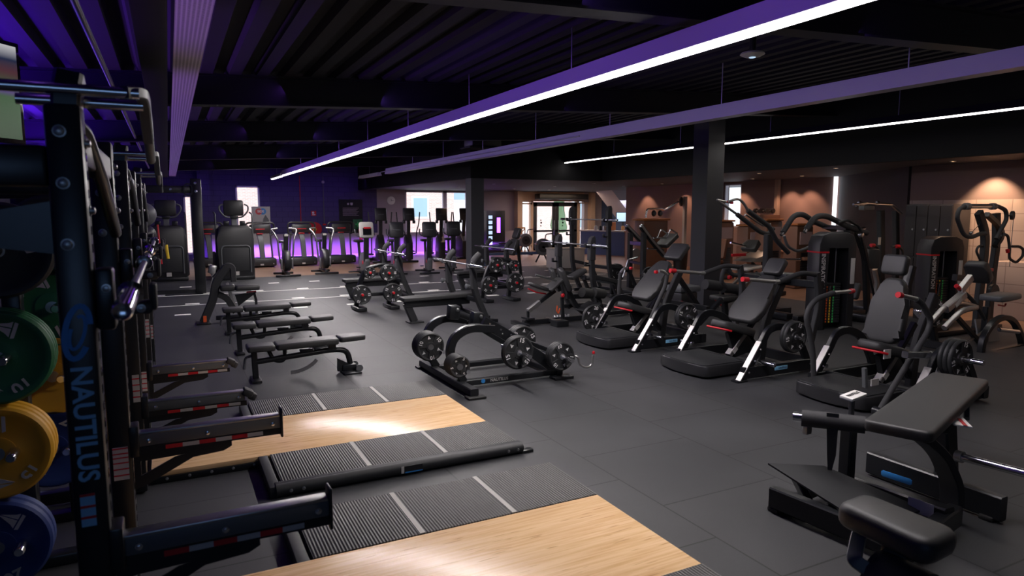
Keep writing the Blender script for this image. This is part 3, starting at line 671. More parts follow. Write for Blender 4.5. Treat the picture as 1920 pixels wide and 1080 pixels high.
# ================================================================ LIFTING PLATFORMS
def platform(y0, label):
    """y0: front edge"""
    t = thing('lifting_platform', label, 'lifting platform', (1.4, y0, 0)); z = .08
    G().bx(-.195, 2.31, y0 + .60, y0 + 1.53, .045, z, .003).out('timber_deck', 'maple', t)
    G().bx(-.2, 2.32, y0 + .585, y0 + 1.545, .0, .045, .004).out('deck_frame', 'black', t)
    g = G()
    for i in range(5): bolt(g, (-.1 + i * .14, y0 + .583, .03), (0, -1, 0), .008)
    g.out('deck_bolts', 'steel', t)
    for k, (a, b) in enumerate(((y0 + .05, y0 + .595), (y0 + 1.535, y0 + 2.13))):
        m = G().bx(.57, 2.31, a, b, .05, z + .004, .002).out('rubber_mat', 'ribmat', t)
        G().bx(1.145, 1.175, a, b, z + .0045, z + .007).bx(1.715, 1.745, a, b, z + .0045, z + .007).out('grey_strip', 'offwhite', m)
        G().bx(.555, 2.325, a - .01, b + .01, 0, .05).out('mat_frame', 'black', t)
    e = G(); e.tube([(.53, y0, .045), (2.33, y0, .045)], .042, n=16).bx(.53, 2.33, y0, y0 + .05, .01, .086, .004); e.out('edge_rail', 'matte', t)
    g = G()
    for x in (.62, .70, 2.2, 2.28): bolt(g, (x, y0 - .04, .045), (0, -1, 0), .009)
    g.out('rail_bolts', 'steel', t)
    for x0, m, w in ((1.36, 'offwhite', .02), (1.385, 'frameblk', .13), (1.42, 'nblue', .0)):
        if w: G().bx(x0, x0 + w, y0 - .0445, y0 - .042, .022, .072).out('rail_label', m, t)
    G().bx(1.385, 1.515, y0 - .0455, y0 - .044, .022, .031).out('rail_label_blue_edge', 'nblue', t)
    G().bx(.49, .555, y0 - .02, y0 + 2.1, 0, .078, .006).out('side_rail', 'matte', t)
    G().box((2.37, y0, .012), (.1, .06, .02), bev=.004).out('anchor_foot', 'black', t)
platform(1.83, 'nearest timber lifting platform with ribbed rubber side mats, cut by the bottom edge')
platform(4.42, 'second timber lifting platform with ribbed mats and a black edge rail in front')
# ================================================================ POWER RACKS
def rack(y0, y1, label, zbar, main):
    t = thing('power_rack', label, 'power rack', (-.6, (y0 + y1) / 2, 0)); W = .095
    for x in (-.26, -.98):
        for y in (y0, y1):
            G().bx(x - W / 2, x + W / 2, y - W / 2, y + W / 2, 0.01, 2.16, .012).out('upright', 'black', t)
            g = G()
            for i in range(34):
                z = .25 + i * .055
                g.box((x + W / 2, y, z), (.004, .022, .026), bev=.0)
            g.box((x + W / 2 + .0002, y, 1.16), (.001, .004, 1.86))
            g.out('adjustment_holes', 'glassblk', t)
    g = G()
    for x in (-.26, -.98):
        for z in (2.04, .09): g.bx(x - .04, x + .04, y0 + W / 2, y1 - W / 2, z - .05, z + .05, .01)
    g.out('cross_beam', 'black', t)
    g = G()
    for y in (y0, y1):
        g.bx(-.98 + W / 2, -.26 - W / 2, y - .04, y + .04, 1.92, 2.04, .012); g.bx(-.98 + W / 2, -.26 - W / 2, y - .04, y + .04, .02, .10, .01)
    g.out('side_beam', 'black', t)
    g = G()
    for y in (y0, y1): g.slab([(-.7, 1.80), (-.30, 1.88), (-.30, 1.72), (-.5, 1.75), (-.98, 1.55), (-.98, 1.7)], (0, y, 0), (1, 0, 0), (0, 0, 1), .012)
    g.out('gusset_plate', 'black', t)
    g = G()
    for y in (y0, y1):
        for z in (2.08, 1.93, 1.75): bolt(g, (-.27, y - W / 2, z), (0, -1, 0), .014, .014)
        for z in (2.05, 1.85): bolt(g, (-.26 + W / 2, y, z), (1, 0, 0), .012, .014)
    g.out('bolts', 'steel', t)
    # pull-up station on the near upright
    for y in ((y0,) if True else ()):
        G().beam([(-.255, y + .02, 2.12), (-.25, y + .02, 2.20), (-.24, y + .03, 2.25)], .075, .10, .05).out('pull_up_bracket', 'black', t)
        for dx, z, dy in ((0, 2.205, 0), (.03, 2.185, .12)):
            G().tube([(-.42 + dx, y - .02 + dy, z), (-.06 + dx * .2, y - .02 + dy, z)], .017, n=14).out('pull_up_bar', 'chrome', t)
        G().beam([(-.10, y - .03, 2.205), (-.055, y + .02, 2.215), (-.05, y + .10, 2.20), (-.05, y + .42, 2.11)], .035, .035, .04).out('angled_handle', 'black', t)
        G().tube([(-.05, y + .30, 2.145), (-.05, y + .66, 2.05)], .017, n=12).out('handle_grip', 'greyplastic', t)
        G().tube([(-.30, y + .15, 2.16), (-.235, y + .22, 2.12), (-.215, y + .5, 1.98), (-.215, y + 1.1, 1.75)], .024, .08).out('curved_brace', 'black', t)
    # j hooks
    for y in (y0, y1):
        j = G().bx(-.21, -.16, y - .045, y + .045, zbar - .10, zbar + .09, .01).out('bar_hook', 'black', t)
        G().box((-.105, y, zbar - .038), (.10, .085, .04), bev=.012).box((-.055, y, zbar - .005), (.022, .085, .085), bev=.01).out('hook_pad', 'foam', j)
        g = G(); bolt(g, (-.09, y - .045, zbar - .038), (0, -1, 0), .010); bolt(g, (-.18, y - .046, zbar + .03), (0, -1, 0), .010); g.out('hook_bolts', 'steel', j)
    # plate storage pegs on the rear uprights
    for y, s in ((y0, -1), (y1, -1)):
        for z in (.36, .82, 1.27, 1.72): pass
    if main:
        f = y0 - W / 2 - .0015
        lg = V((-.262, f, 1.485))
        g = G()
        for k, (a, b, w) in enumerate(((.052, .080, .016), (.030, .050, .010))):
            pts = []
            for i in range(22):
                q = .3 + i * (2 * PI - .9) / 21 + k * 2.6
                pts.append(lg + V((math.cos(q) * a * .62 + .012 * math.sin(q), 0, math.sin(q) * b)))
            g.sweep(pts, [(-w / 2, -.001), (w / 2, -.001), (w / 2, .001), (-w / 2, .001)], up=(0, 1, 0))
        g.out('logo_swirl', 'nblue', t)
        text('maker_lettering', 'NAUTILUS', .078, 'lblue', t, (-.262, f, 1.20), (0, 0, -1), (1, 0, 0))
        g = G(); g2 = G(); g.bx(-.288, -.248, f - .001, f, .875, .98)
        for z in (.90, .935, .972): g2.bx(-.288, -.248, f - .002, f - .001, z, z + .008)
        w_ = g.out('warning_label', 'lblue', t); g2.out('warning_stripe', 'red', w_)
        f2 = y1 - W / 2 - .0015; g = G(); g2 = G(); g.bx(-.292, -.228, f2 - .001, f2, .58, .74)
        for z in (.60, .63, .66, .685, .705, .73): g2.bx(-.292, -.228, f2 - .002, f2 - .001, z, z + .006)
        w_ = g.out('warning_label', 'offwhite', t); g2.out('warning_stripe', 'red', w_)
    else:
        f2 = y0 - W / 2 - .0015; g = G(); g2 = G(); g.bx(-.262, -.222, f2 - .001, f2, .62, .80)
        for z in (.65, .69, .73, .77): g2.bx(-.262, -.222, f2 - .002, f2 - .001, z, z + .008)
        w_ = g.out('warning_label', 'offwhite', t); g2.out('warning_stripe', 'red', w_)
        f2 = y1 - W / 2 - .0015; g = G(); g2 = G(); g.bx(-.262, -.222, f2 - .001, f2, .40, .56)
        for z in (.42, .46, .50, .54): g2.bx(-.262, -.222, f2 - .002, f2 - .001, z, z + .008)
        w_ = g.out('warning_label', 'offwhite', t); g2.out('warning_stripe', 'red', w_)
    return t
rack(2.42, 3.62, 'nearest black power rack with blue NAUTILUS lettering on its post', 1.585, True)
rack(4.92, 6.12, 'second black power rack standing behind the nearest one', 1.585, False)
rack(7.42, 8.62, 'third black power rack, only its posts showing behind the others', 1.5, False)
barbell((-.115, 3.02, 1.60), PI / 2, 'chrome barbell racked on the nearest power rack'); barbell((-.115, 5.52, 1.60), PI / 2, 'chrome barbell racked on the second power rack')
def safety_arm(y, z, label, x1=.48, bulky=False):
    x0 = -.21; t = thing('safety_arm', label, 'safety arm', (x0, y, z))
    G().bx(x0 + .02, x1 - .01, y - .028, y + .028, z - .02, z + .045, .008).out('bar', 'greyplastic', t)
    G().bx(x0 + .02, x1 - .015, y - .030, y + .030, z + .040, z + .052, .003).out('steel_top', 'steel', t)
    G().bx(x0, x1, y - .02, y + .02, z - .055, z - .021).out('lower_rail', 'black', t)
    g, h = G(), G()
    for i in range(6):
        a = x0 + .14 + i * .075; (g if i % 2 == 0 else h).bx(a, a + (.05 if i % 2 == 0 else .10) if False else a + .075, y - .0225, y - .0205, z - .047, z - .027)
    g.out('red_tape', 'red', t); h.out('white_tape', 'offwhite', t)
    gp = G(); gp.slab([(0, -.10), (.44, -.085), (.44, -.052), (0, -.055)], (x0, y, z), (1, 0, 0), (0, 0, 1), .008).slab([(0, -.235), (.04, -.225), (.26, -.115), (.40, -.105), (.44, -.085), (.30, -.08), (.18, -.10), (.03, -.17), (0, -.175)], (x0, y, z), (1, 0, 0), (0, 0, 1), .0078).slab([(0, -.235), (.03, -.22), (.03, -.06), (0, -.06)], (x0, y, z), (1, 0, 0), (0, 0, 1), .0076)
    gp.out('gusset', 'black', t)
    if bulky: G().box((x1 + .01, y, z + .03), (.07, .09, .05), rot=(0, .5, 0), bev=.012).box((x1 + .04, y, z), (.05, .06, .05), rot=(0, .5, 0), bev=.01).out('end_bumper', 'foam', t)
    else: G().bx(x1 - .012, x1, y - .035, y + .035, z - .07, z + .085, .004).out('end_stop', 'black', t)
    G().bx(x0 - .01, x0 + .03, y - .052, y + .052, z - .06, z + .09, .006).out('mount', 'black', t)
    g = G()
    for x in (x0 + .07, x0 + .33, x1 - .05): bolt(g, (x, y - .029, z + .008), (0, -1, 0), .009)
    g.out('bolts', 'chrome', t)
safety_arm(2.42, .76, 'nearest safety arm with red and white tape, over the near platform'); safety_arm(3.62, .74, 'second safety arm, ending over the far platform timber')
safety_arm(4.92, .56, 'third safety arm with a rubber bumper on its tip', .42, True); safety_arm(6.12, .54, 'farthest safety arm with a rubber bumper on its tip', .40, True)
# storage pegs + bumpers, two columns
def pegcol(x, y, zs, label):
    t = thing('plate_storage_post', label, 'plate storage', (x, y + .3, 0))
    G().bx(x - .04, x + .04, y + .20, y + .29, 0.02, 1.86, .01).out('post', 'black', t); G().bx(x - .3, x + .3, y + .2, y + .29, 0, .06, .01).out('foot', 'black', t)
    for z in zs: G().lathe([(.045, .2), (.045, .19), (.024, .185), (.024, -.09), (.018, -.1)], (x, y, z), (0, 1, 0)).out('peg', 'chrome', t)
for (px, ys, Yp, nm) in ((-6, (470, 672, 852, 1028), 3.84, 'near'), (98, (442, 576, 706, 842), 4.42, 'rear')):
    ps = [onY(px, y, Yp) for y in ys]
    pegcol(ps[0].x, Yp, [p.z for p in ps], 'black plate storage post of the %s column of coloured bumper plates' % nm)
    loc = 'front column' if nm == 'near' else 'column behind the front one'
    a = (.2, 2.3, 2.0, 2.5) if nm == 'near' else (.9, 1.6, 3.9, 3.4)
    stack(['b5'] * 2, (ps[0].x, Yp, ps[0].z), a[0], ['black bumper plate with white arrow marks, top of the %s' % loc, 'black bumper plate behind the outer one, top of the %s' % loc])
    for k, (kd, cn) in enumerate((('b10', 'green'), ('b15', 'yellow'), ('b20', 'blue'))):
        stack([kd] * (3 if k < 2 else 2), (ps[k + 1].x, Yp, ps[k + 1].z), a[k + 1], ['outermost %s bumper plate of the %s' % (cn, loc), 'inner %s bumper plate behind the outermost of the %s' % (cn, loc)], 'inner %s bumper plates, %s' % (cn, loc))
# ================================================================ ADJUSTABLE BENCHES
def bench(Y):
    t = thing('adjustable_bench', '', 'bench', (1.2, Y, 0), None); P = lambda x, y: onY(x, y, Y)
    a, b = P(462, 655), P(682, 634); zt = .40
    X0, X1 = a.x, b.x
    s0 = P(516, 655).x; s1 = P(632, 640).x
    G().pad((X0, Y, zt - .03), (s0 - .01, Y, zt - .035), .26, .26, .065, bev=.018, r=.03).out('seat', 'pad', t)
    G().pad((s0, Y, zt - .03), (s1, Y, zt - .02), .27, .27, .07, bev=.018, r=.03).out('backrest', 'pad', t)
    G().pad((s1 + .005, Y, zt - .01), (X1, Y, zt), .26, .24, .06, bev=.018, r=.04).out('head_pad', 'pad', t)
    f0, f1 = P(480, 712).x, P(655, 697).x
    G().beam([(f0, Y, .02), (f0 - .01, Y, zt - .07)], .06, .06).bx(f0 - .05, f0 + .05, Y - .14, Y + .14, 0, .03, .008).out('leg', 'black', t)
    G().tube([(f0, Y, zt - .19), (f1 - .18, Y, zt - .13), (f1 - .02, Y, zt - .15), (f1 + .02, Y, .06)], .032, .14, 12).out('spine', 'black', t)
    G().tube([(s0 - .07, Y, zt - .07), (s0 - .02, Y, zt - .2), (s0 + .1, Y, zt - .21), (s0 + .1, Y, zt - .07)], .022, .09, 12).out('hinge_bracket', 'black', t)
    G().bx(f1 - .09, f1 + .07, Y - .07, Y + .07, 0.012, .09, .01).slab([(-.12, .02), (.0, .02), (-.0, .1), (-.12, .17)], (f1 - .02, Y - .03, 0), (1, 0, 0), (0, 0, 1), .05).out('foot_block', 'black', t)
    G().bx(f1 - .1, f1 + .1, Y - .2, Y + .2, 0, .018, .005).out('foot_bar', 'black', t)
    for s in (-.11, .11): G().cyl((f1 + .09, Y + s - .02, .05), (f1 + .09, Y + s + .02, .05), .04).out('wheel', 'greyplastic', t)
    arc = [(1.25 - .3 + .36 * math.cos(q) if False else s0 + .15 + .33 * math.sin(q), Y - .04, zt - .10 - .24 * math.cos(q)) for q in [i * .13 for i in range(9)]]
    g = G(); g.sweep(arc, [(-.003, -.02), (.003, -.02), (.003, .02), (-.003, .02)]); g.out('adjusting_quadrant', 'steel', t)
    G().tube([(f0 - .03, Y, zt - .12), (f0 - .10, Y, zt - .13), (f0 - .115, Y, zt - .26)], .014, .04).out('handle', 'greyplastic', t)
    G().box((s0 + .33, Y, zt - .11), (.14, .06, .03), bev=.006).bx(s1 - .1, s1 - .02, Y - .03, Y + .03, zt - .14, zt - .05).out('support', 'black', t)
    return t
b1 = bench(7.68); b1['label'] = 'flat adjustable bench nearest the platforms'
dup(b1, (1.2 - .02, 9.27, 0), label='flat adjustable bench, middle of the row of three'); dup(b1, (1.2 - .03, 10.85, 0), label='flat adjustable bench farthest from the platforms in the row of three')
# ================================================================ FLOOR LEVER MACHINE IN THE MIDDLE (plates on hooked lever)
t = thing('lever_row_machine', 'low black plate-loaded lever machine with two arches standing beside the platform', 'gym machine', (3.1, 6.8, 0))
Yn, Yf = 6.35, 7.12
n_ = lambda x, y: onY(x, y, Yn); f_ = lambda x, y: onY(x, y, Yf)
G().beam([(2.62, 5.97, .055), (2.60, 7.45, .055)], .09, .07).out('cross_foot', 'black', t)
G().bx(2.53, 2.72, 5.90, 6.02, 0, .022, .006).bx(2.52, 2.70, 7.38, 7.5, 0, .022, .006).out('foot_plate', 'foot', t)
G().beam([(2.62, Yn, .06), (3.85, Yn, .06)], .07, .06).out('base_rail', 'black', t); G().beam([(2.62, Yf, .06), (3.7, Yf, .06)], .07, .06).out('base_rail', 'black', t)
G().beam([(3.8, Yn - .05, .05), (3.75, Yf + .1, .05)], .07, .06).bx(3.68, 3.92, Yn - .16, Yn - .02, 0, .03, .006).out('rear_foot', 'black', t)
def arch(fn, pts, z0):
    g = G(); g.beam([fn(*p) for p in pts], .075, .085, .16, up=(0, 1, 0)); return g
a1 = [V((n_(868, 700).x, Yn, .08))] + [n_(*p) for p in ((842, 668), (848, 634), (878, 614), (925, 616))]
G().beam(a1, .085, .075, .14, up=(0, 1, 0)).out('arch', 'black', t)
a2 = [V((f_(818, 680).x, Yf, .08))] + [f_(*p) for p in ((796, 655), (803, 612), (832, 595), (870, 600))]
G().beam(a2, .085, .075, .14, up=(0, 1, 0)).out('arch', 'black', t)
for fn, Y, pp in ((n_, Yn, ((905, 603), (945, 625), (1010, 668), (1045, 695))), (f_, Yf, ((860, 590), (900, 610), (950, 640), (985, 665)))):
    q = [fn(*p) for p in pp]; g = G()
    g.beam(q, .05, .12, .05); g.out('diagonal_plate', 'black', t)
    g = G()
    for i in range(3):
        p = q[0].lerp(q[1], .3 + i * .5); bolt(g, (p.x, Y - .026, p.z + .02), (0, -1, 0), .009); bolt(g, (p.x + .02, Y - .026, p.z - .03), (0, -1, 0), .009)
    g.out('bolts', 'chrome', t)
    G().beam([q[3] + V((0, 0, .0)), V((q[3].x + .02, Y, .06))], .07, .07).out('rear_strut', 'black', t)
for Y, b, e, lb in ((6.6, (893, 598), (985, 640), True), (7.0, (850, 585), (925, 612), False)):
    p, q = onY(*b, Y), onY(*e, Y); d = (q - p).normalized(); ang = math.atan2(-d.z, d.x)
    G().box(p, (.13, .12, .16), rot=(0, ang - .3, 0), bev=.02).out('pivot_housing', 'black', t)
    g = G(); bolt(g, p + V((.03, -.061, .03)), (0, -1, 0), .018, .014); g.out('pivot_bolt', 'steel', t)
    c_ = G().tube([p + d * .04, q], .036, n=20).out('roller_tube', 'black', t)
    if lb: text('lettering', 'LEVERAGE ROW', .034, 'offwhite', t, p + d * .30 + V((0, -.031, .02)), (d.x, 0, d.z), (-d.z * .7, .5, d.x * .8))
p, q = onY(985, 640, 6.5), onY(1075, 674, 6.45)
G().beam([onY(930, 615, 6.6), p, q], .05, .05, .05).out('lever_arm', 'black', t)
for c in (onY(972, 661, 6.22), onY(1050, 668, 6.22)): G().cyl(c + V((0, -.26, 0)), (c.x, 6.6, c.z), .024).out('plate_peg', 'chrome', t)
h = onY(1072, 668, 6.25)
G().tube([h, onY(1084, 668, 6.2), onY(1086, 684, 6.2), onY(1100, 690, 6.2), onY(1110, 684, 6.2), onY(1112, 666, 6.2)], .012, .05, 12).out('hook_handle', 'silver', t)
c = onY(1113, 661, 6.2); G().lathe([(.002, -.02), (.016, -.014), (.018, 0), (.012, .014), (.002, .018)], c).out('handle_tip', 'red', t)
G().cyl(h + V((0, .1, 0)), h + V((0, -.04, 0)), .022).out('handle_joint', 'steel', t)
z = n_(885, 712).z
G().lathe([(.024, 0), (.024, .002)], (3.05 - .18, Yn - .036, .065), (0, -1, 0)).out('logo_disc', 'nblue', t)
text('rail_lettering', 'NAUTILUS', .045, 'offwhite', t, (3.06, Yn - .036, .062), (1, 0, 0), (0, 0, 1))
G().cyl((n_(857, 686).x, Yn - .30, n_(857, 686).z), (n_(857, 686).x, Yn, n_(857, 686).z), .022).out('front_peg', 'chrome', t)
G().cyl((f_(812, 650).x, Yf - .34, f_(812, 650).z), (f_(812, 650).x, Yf, f_(812, 650).z), .022).out('front_peg', 'chrome', t)
c = onY(972, 661, 6.18); stack(['15', '15'], (c.x, 6.16, c.z), .25, ['front 15 weight plate on the lever machine, beside its roller', 'weight plate right behind the front 15 plate on the lever machine'])
c = onY(1052, 668, 6.16); stack(['10', '10', '10'], (c.x, 6.13, c.z), -.3, ['outer 10 weight plate next to the hook handle', 'inner 10 weight plate behind the outer one next to the hook handle'], 'inner 10 plates beside the hook handle')
c = onY(862, 688, 6.08); stack(['5'] * 5, (c.x, 6.07, c.z), .5, ['outermost small weight plate on the front arch of the lever machine', 'small weight plate stacked behind the outermost on the front arch'], 'small plates on the front arch')
c = onY(808, 651, 6.83); stack(['10'] * 5, (c.x, 6.83, c.z), .9, ['outermost plate of the thick stack on the rear arch of the lever machine', 'weight plate inside the thick stack on the rear arch'], 'thick plate stack on the rear arch')
c = onY(985, 640, 6.9); stack(['15', '15', '15'], (c.x + .0, 6.95, c.z), 1.2, ['front plate of the rear stack on the lever machine, mostly hidden', 'weight plate inside the rear stack on the lever machine'], 'rear stack on the lever machine')
G().cyl((c.x, 6.9, c.z), (c.x, 7.2, c.z), .023).beam([(c.x, 7.16, c.z), (3.5, 7.12, .2)], .05, .05).out('rear_peg', 'chrome', t)
# ================================================================ MIDDLE AND RIGHT MACHINES
def PY(Y, *pp): return [onY(x, y, Y) for x, y in pp]
def PXX(X, *pp): return [onX(x, y, X) for x, y in pp]
def bolts(name, t, pts, n=(0, -1, 0), r=.010, m='chrome'):
    g = G()
    for p in pts: bolt(g, p, n, r)
    return g.out(name, m, t)
def badge(t, p, w=.2, h=.045):
    G().box(p, (w, .006, h), bev=.003).out('badge', 'lblue', t); text('badge_lettering', 'NAUTILUS', h * .6, 'navy', t, V(p) + V((.02, -.0035, 0)), (1, 0, 0), (0, 0, 1))
# ---- olympic flat benches
def bench_press():
    X, Y = 4.35, 10.6
    t = thing('bench_press', '', 'weight bench', (X, Y, 0)); a = onY(752, 560, Y).x
    G().pad((a, Y, .40), (X + .25, Y, .42), .28, .30, .07, bev=.018, r=.04).out('bench_pad', 'pad', t)
    G().bx(a + .05, X + .2, Y - .06, Y + .06, .26, .36, .01).out('spine', 'black', t)
    G().beam([(a + .09, Y, .33), (a + .22, Y, .02)], .10, .12).bx(a + .1, a + .36, Y - .1, Y + .1, 0, .02, .005).out('front_leg', 'matte', t)
    for s in (-1, 1):
        y = Y + s * .55
        G().beam([(X + .30, y, 0.02), (X + .13, y, .40), (X + .06, y, .60), (X + .05, y, .88)], .09, .11, .12, up=(0, 1, 0)).out('upright', 'matte', t)
        G().tube([(X + .05, y, .58), (X + .04, y, .95), (X + .07, y, 1.06), (X + .17, y, 1.14)], .055, .12, 14).out('foam_sleeve', 'foam', t)
        G().bx(X + .12, X + .48, y - .05, y + .05, 0, .05, .01).out('foot', 'black', t)
        G().box((X - .02, y, .935), (.10, .06, .02), bev=.006).box((X - .06, y, .96), (.02, .06, .06), bev=.006).box((X + .02, y, .99), (.02, .06, .1), bev=.005).out('bar_cradle', 'steel', t)
        G().lathe([(.012, -.05), (.022, -.05), (.04, .0), (.045, .02), (.03, .03)], (X - .06, y, .62), (-1, 0, 0)).out('storage_peg', 'greyplastic', t)
    G().bx(X + .1, X + .16, Y - .55, Y + .55, .34, .42, .01).bx(X + .28, X + .36, Y - .55, Y + .55, .04, .11, .01).out('cross_member', 'black', t)
    return t
bp = bench_press(); bp['label'] = 'olympic bench press in front, right behind the low lever machine'
barbell((4.33, 10.6, .972), PI / 2, 'barbell resting on the bench press behind the lever machine')
dup(bp, (4.35 - .17, 14.0, 0), label='olympic bench press farther back on the left, behind the left plate tree'); barbell((4.16, 14.0, .972), PI / 2, 'barbell on the bench press behind the left plate tree')
dup(bp, (6.95, 14.6, 0), label='olympic bench press behind the right plate tree'); barbell((6.93, 14.6, .972), PI / 2, 'barbell on the bench press behind the right plate tree')
# ---- plate trees
def tree(x0, x1, Y, label, lows, highs, nm):
    t = thing('plate_tree', label, 'plate tree', ((x0 + x1) / 2, Y + .2, 0)); yy = Y + .22
    for x, dx in ((x0, .0), (x1, 0)):
        G().bx(x - .09, x + .09, Y - .12, Y + .42, 0.01, .075, .012).out('foot', 'black', t)
        G().beam([(x - .03, yy, .06), (x + .02, yy, .42), (x + (.14 if x == x0 else -.02), yy, .72)], .08, .08, .1, up=(0, 1, 0)).out('post', 'black', t)
    G().tube([(x0 + .10, yy, .66), (x0 + .2, yy, .78), (x0 + .5, yy, .84), (x1 + .06, yy, .80)], .035, .1, 12).bx(x0, x1, yy - .03, yy + .03, .24, .31, .01).out('cross_member', 'black', t)
    g, c = G(), G()
    pe = []
    for (p, ks) in lows + highs:
        w = sum(PL[k][2] + .003 for k in ks); G().cyl((p.x, p.y - .03, p.z), (p.x, yy, p.z), .023).out('peg', 'steel', t)
        G().lathe([(.026, 0), (.026, .02), (.02, .03), (.004, .034)], (p.x, p.y - .03, p.z), (0, -1, 0)).out('peg_cap', 'red', t)
    for (p, ks), w in zip(lows + highs, ('lower left', 'lower right', 'upper left', 'upper right')):
        stack(ks, p, random.uniform(0, 2), ['front weight plate on the %s peg of the %s plate tree' % (w, nm), 'rear weight plate on the %s peg of the %s plate tree' % (w, nm)])
Y = 12.25
a = [onY(x, y, Y - .12) for x, y in ((679, 553), (737, 549), (693, 511), (729, 512))]
tree(a[0].x, a[1].x + .04, Y, 'left plate storage tree with red peg caps, full of weight plates', [(a[0], ['15', '15']), (a[1], ['15', '15'])], [(a[2] + V((0, -.02, 0)), ['5', '5']), (a[3], ['10', '10'])], 'left')
a = [onY(x, y, Y - .12) for x, y in ((919, 535), (968, 530), (932, 497), (966, 498))]
tree(a[0].x, a[1].x + .02, Y, 'right plate storage tree with red peg caps, beside the first column', [(a[0], ['15', '15']), (a[1], ['20', '20'])], [(a[2], ['10', '10']), (a[3], ['5', '5'])], 'right')
# ---- squat stand and tall rack behind it
def sqstand(X, Yc, H, zb, label, name, hw=.55):
    t = thing(name, label, 'squat rack', (X, Yc, 0))
    for s in (-1, 1):
        y = Yc + s * hw
        G().beam([(X + .30, y, 0.02), (X + .12, y, .38), (X + .04, y, .75), (X + .02, y, H - .25)], .09, .08, .15, up=(0, 1, 0)).out('upright', 'matte', t)
        G().slab([(-.055, 0), (.055, 0), (.055, .36), (.03, .42), (-.03, .38), (-.055, .3)], (X + .02, y, H - .42), (1, 0, 0), (0, 0, 1), .11, .01).out('top_pad', 'foam', t)
        for z in (zb, zb - .32, zb - .55):
            G().box((X - .07, y, z - .03), (.09, .06, .03), bev=.008).box((X - .105, y, z), (.02, .06, .07), bev=.006).out('bar_hook', 'black', t)
        G().bx(X + .1, X + .95, y - .04, y + .04, .02, .09, .01).out('base_rail', 'black', t)
        G().beam([(X + .85, y, .05), (X + .55, y, .62)], .06, .06).out('rear_strut', 'matte', t)
        g = G()
        for i in range(5): bolt(g, (X + .1 + .03 * i, y - .047, .5 - i * .1), (0, -1, 0), .009)
        g.out('bolts', 'chrome', t)
        G().beam([(X + .03, y, .72), (X + .58, y, .60)], .07, .07).out('side_rail', 'matte', t)
    G().bx(X + .5, X + .62, Yc - hw, Yc + hw, .55, .63, .01).bx(X + .8, X + .9, Yc - hw, Yc + hw, .03, .1, .01).out('cross_member', 'black', t)
    return t
sqstand(6.45, 10.25, 1.42, 1.262, 'low squat stand with a barbell behind the preacher bench', 'squat_stand'); barbell((6.42, 10.25, 1.262), PI / 2, 'barbell across the low squat stand')
sqstand(8.12, 12.3, 1.95, 1.66, 'tall squat rack with a barbell behind the low stand', 'squat_stand', .72); barbell((8.09, 12.3, 1.66), PI / 2, 'barbell across the tall squat rack in front of the reception')
# ---- preacher curl / ab combination bench
t = thing('preacher_bench', 'preacher and leg-hold bench with round rollers and a small seat', 'weight bench', (6.2, 9.6, 0)); Y = 9.5
P = lambda *a: PY(Y, *a)
q = P((980, 598), (1030, 606), (1098, 590)); 
G().beam([(q[0].x, Y - .02, .05), (q[1].x + .1, Y, .05), (q[2].x + .3, Y, .05)], .08, .08).bx(q[0].x - .1, q[0].x + .0, Y - .25, Y + .25, 0, .06, .01).out('base', 'black', t)
G().bx(q[1].x - .1, q[1].x + .12, Y - .42, Y - .2, 0, .1, .01).bx(q[1].x - .04, q[1].x + .04, Y - .4, Y + .1, .03, .09, .01).out('stub_foot', 'black', t)
g = G()
for i in range(6): g.lathe([(.028, 0), (.035, .012), (.028, .024)], (q[1].x + .08 + i * .055, Y, .10), (1, 0, 0), 10)
g.out('adjustment_rollers', 'steel', t)
G().beam(P((1052, 503), (1060, 535), (1078, 572), (1106, 596)), .08, .09, .1, up=(0, 1, 0)).out('main_post', 'black', t)
G().beam([V((P((1050, 560))[0].x, Y - .1, .06)), P((1048, 556))[0] + V((0, -.1, 0))], .05, .05).out('front_post', 'black', t)
b = P((1040, 503), (1047, 528))
for s in (.22, -.12): G().pad(onY(1033 if s > 0 else 1050, 503, Y + s), onY(1048 if s > 0 else 1068, 545, Y + s), [.2, .24, .22], None, .07, side=(.3, 1, 0), bev=.02, r=.05).out('arm_pad', 'pad', t)
G().pad(P((1068, 522))[0], P((1096, 506))[0], .2, .2, .07, bev=.02).out('chest_pad', 'pad', t)
G().pad(P((992, 531))[0] + V((0, 0, .0)), P((1024, 543))[0], [.16, .26, .26], None, .055, bev=.02, r=.06).out('seat', 'pad', t)
G().tube([*P((990, 541), (1005, 548), (1024, 551))], .012).out('seat_rim', 'red', t)
G().pad(P((1026, 545))[0], P((1052, 522))[0], .26, .26, .05, bev=.015).out('inclined_pad', 'pad', t)
G().beam(P((1040, 545), (1012, 566)), .06, .06).out('seat_carriage', 'black', t); G().beam(P((1012, 566), (990, 583)), .07, .07).out('telescopic_sleeve', 'silver', t)
G().bx(P((990, 583))[0].x - .06, P((990, 583))[0].x + .06, Y - .12, Y + .12, .10, .13).beam([P((990, 583))[0], V((P((990, 583))[0].x, Y, .1))], .04, .04).out('sleeve_foot', 'black', t)
G().tube(P((1004, 515), (1040, 526), (1072, 536)), .018).out('handle_bar', 'steel', t)
p = onY(1110, 550, Y - .05)
for x in (1100, 1122): G().cyl(onY(x - 9, 548, Y - .1), onY(x + 9, 551, Y - .05), .085, n=24).out('roller_pad', 'pad', t)
G().tube([onY(1112, 550, Y), onY(1129, 566, Y), onY(1118, 580, Y), onY(1108, 590, Y)], .03, .1).out('roller_arm', 'matte', t)
G().beam([*P((1062, 556), (1104, 555))], .07, .08).out('cross_post', 'black', t)
G().slab([(0, -.2), (.3, -.2), (.3, .2), (0, .2)], onY(1090, 583, Y - .2), (1, 0, .45), (0, 1, 0), .02, .004).out('foot_plate', 'matte', t)
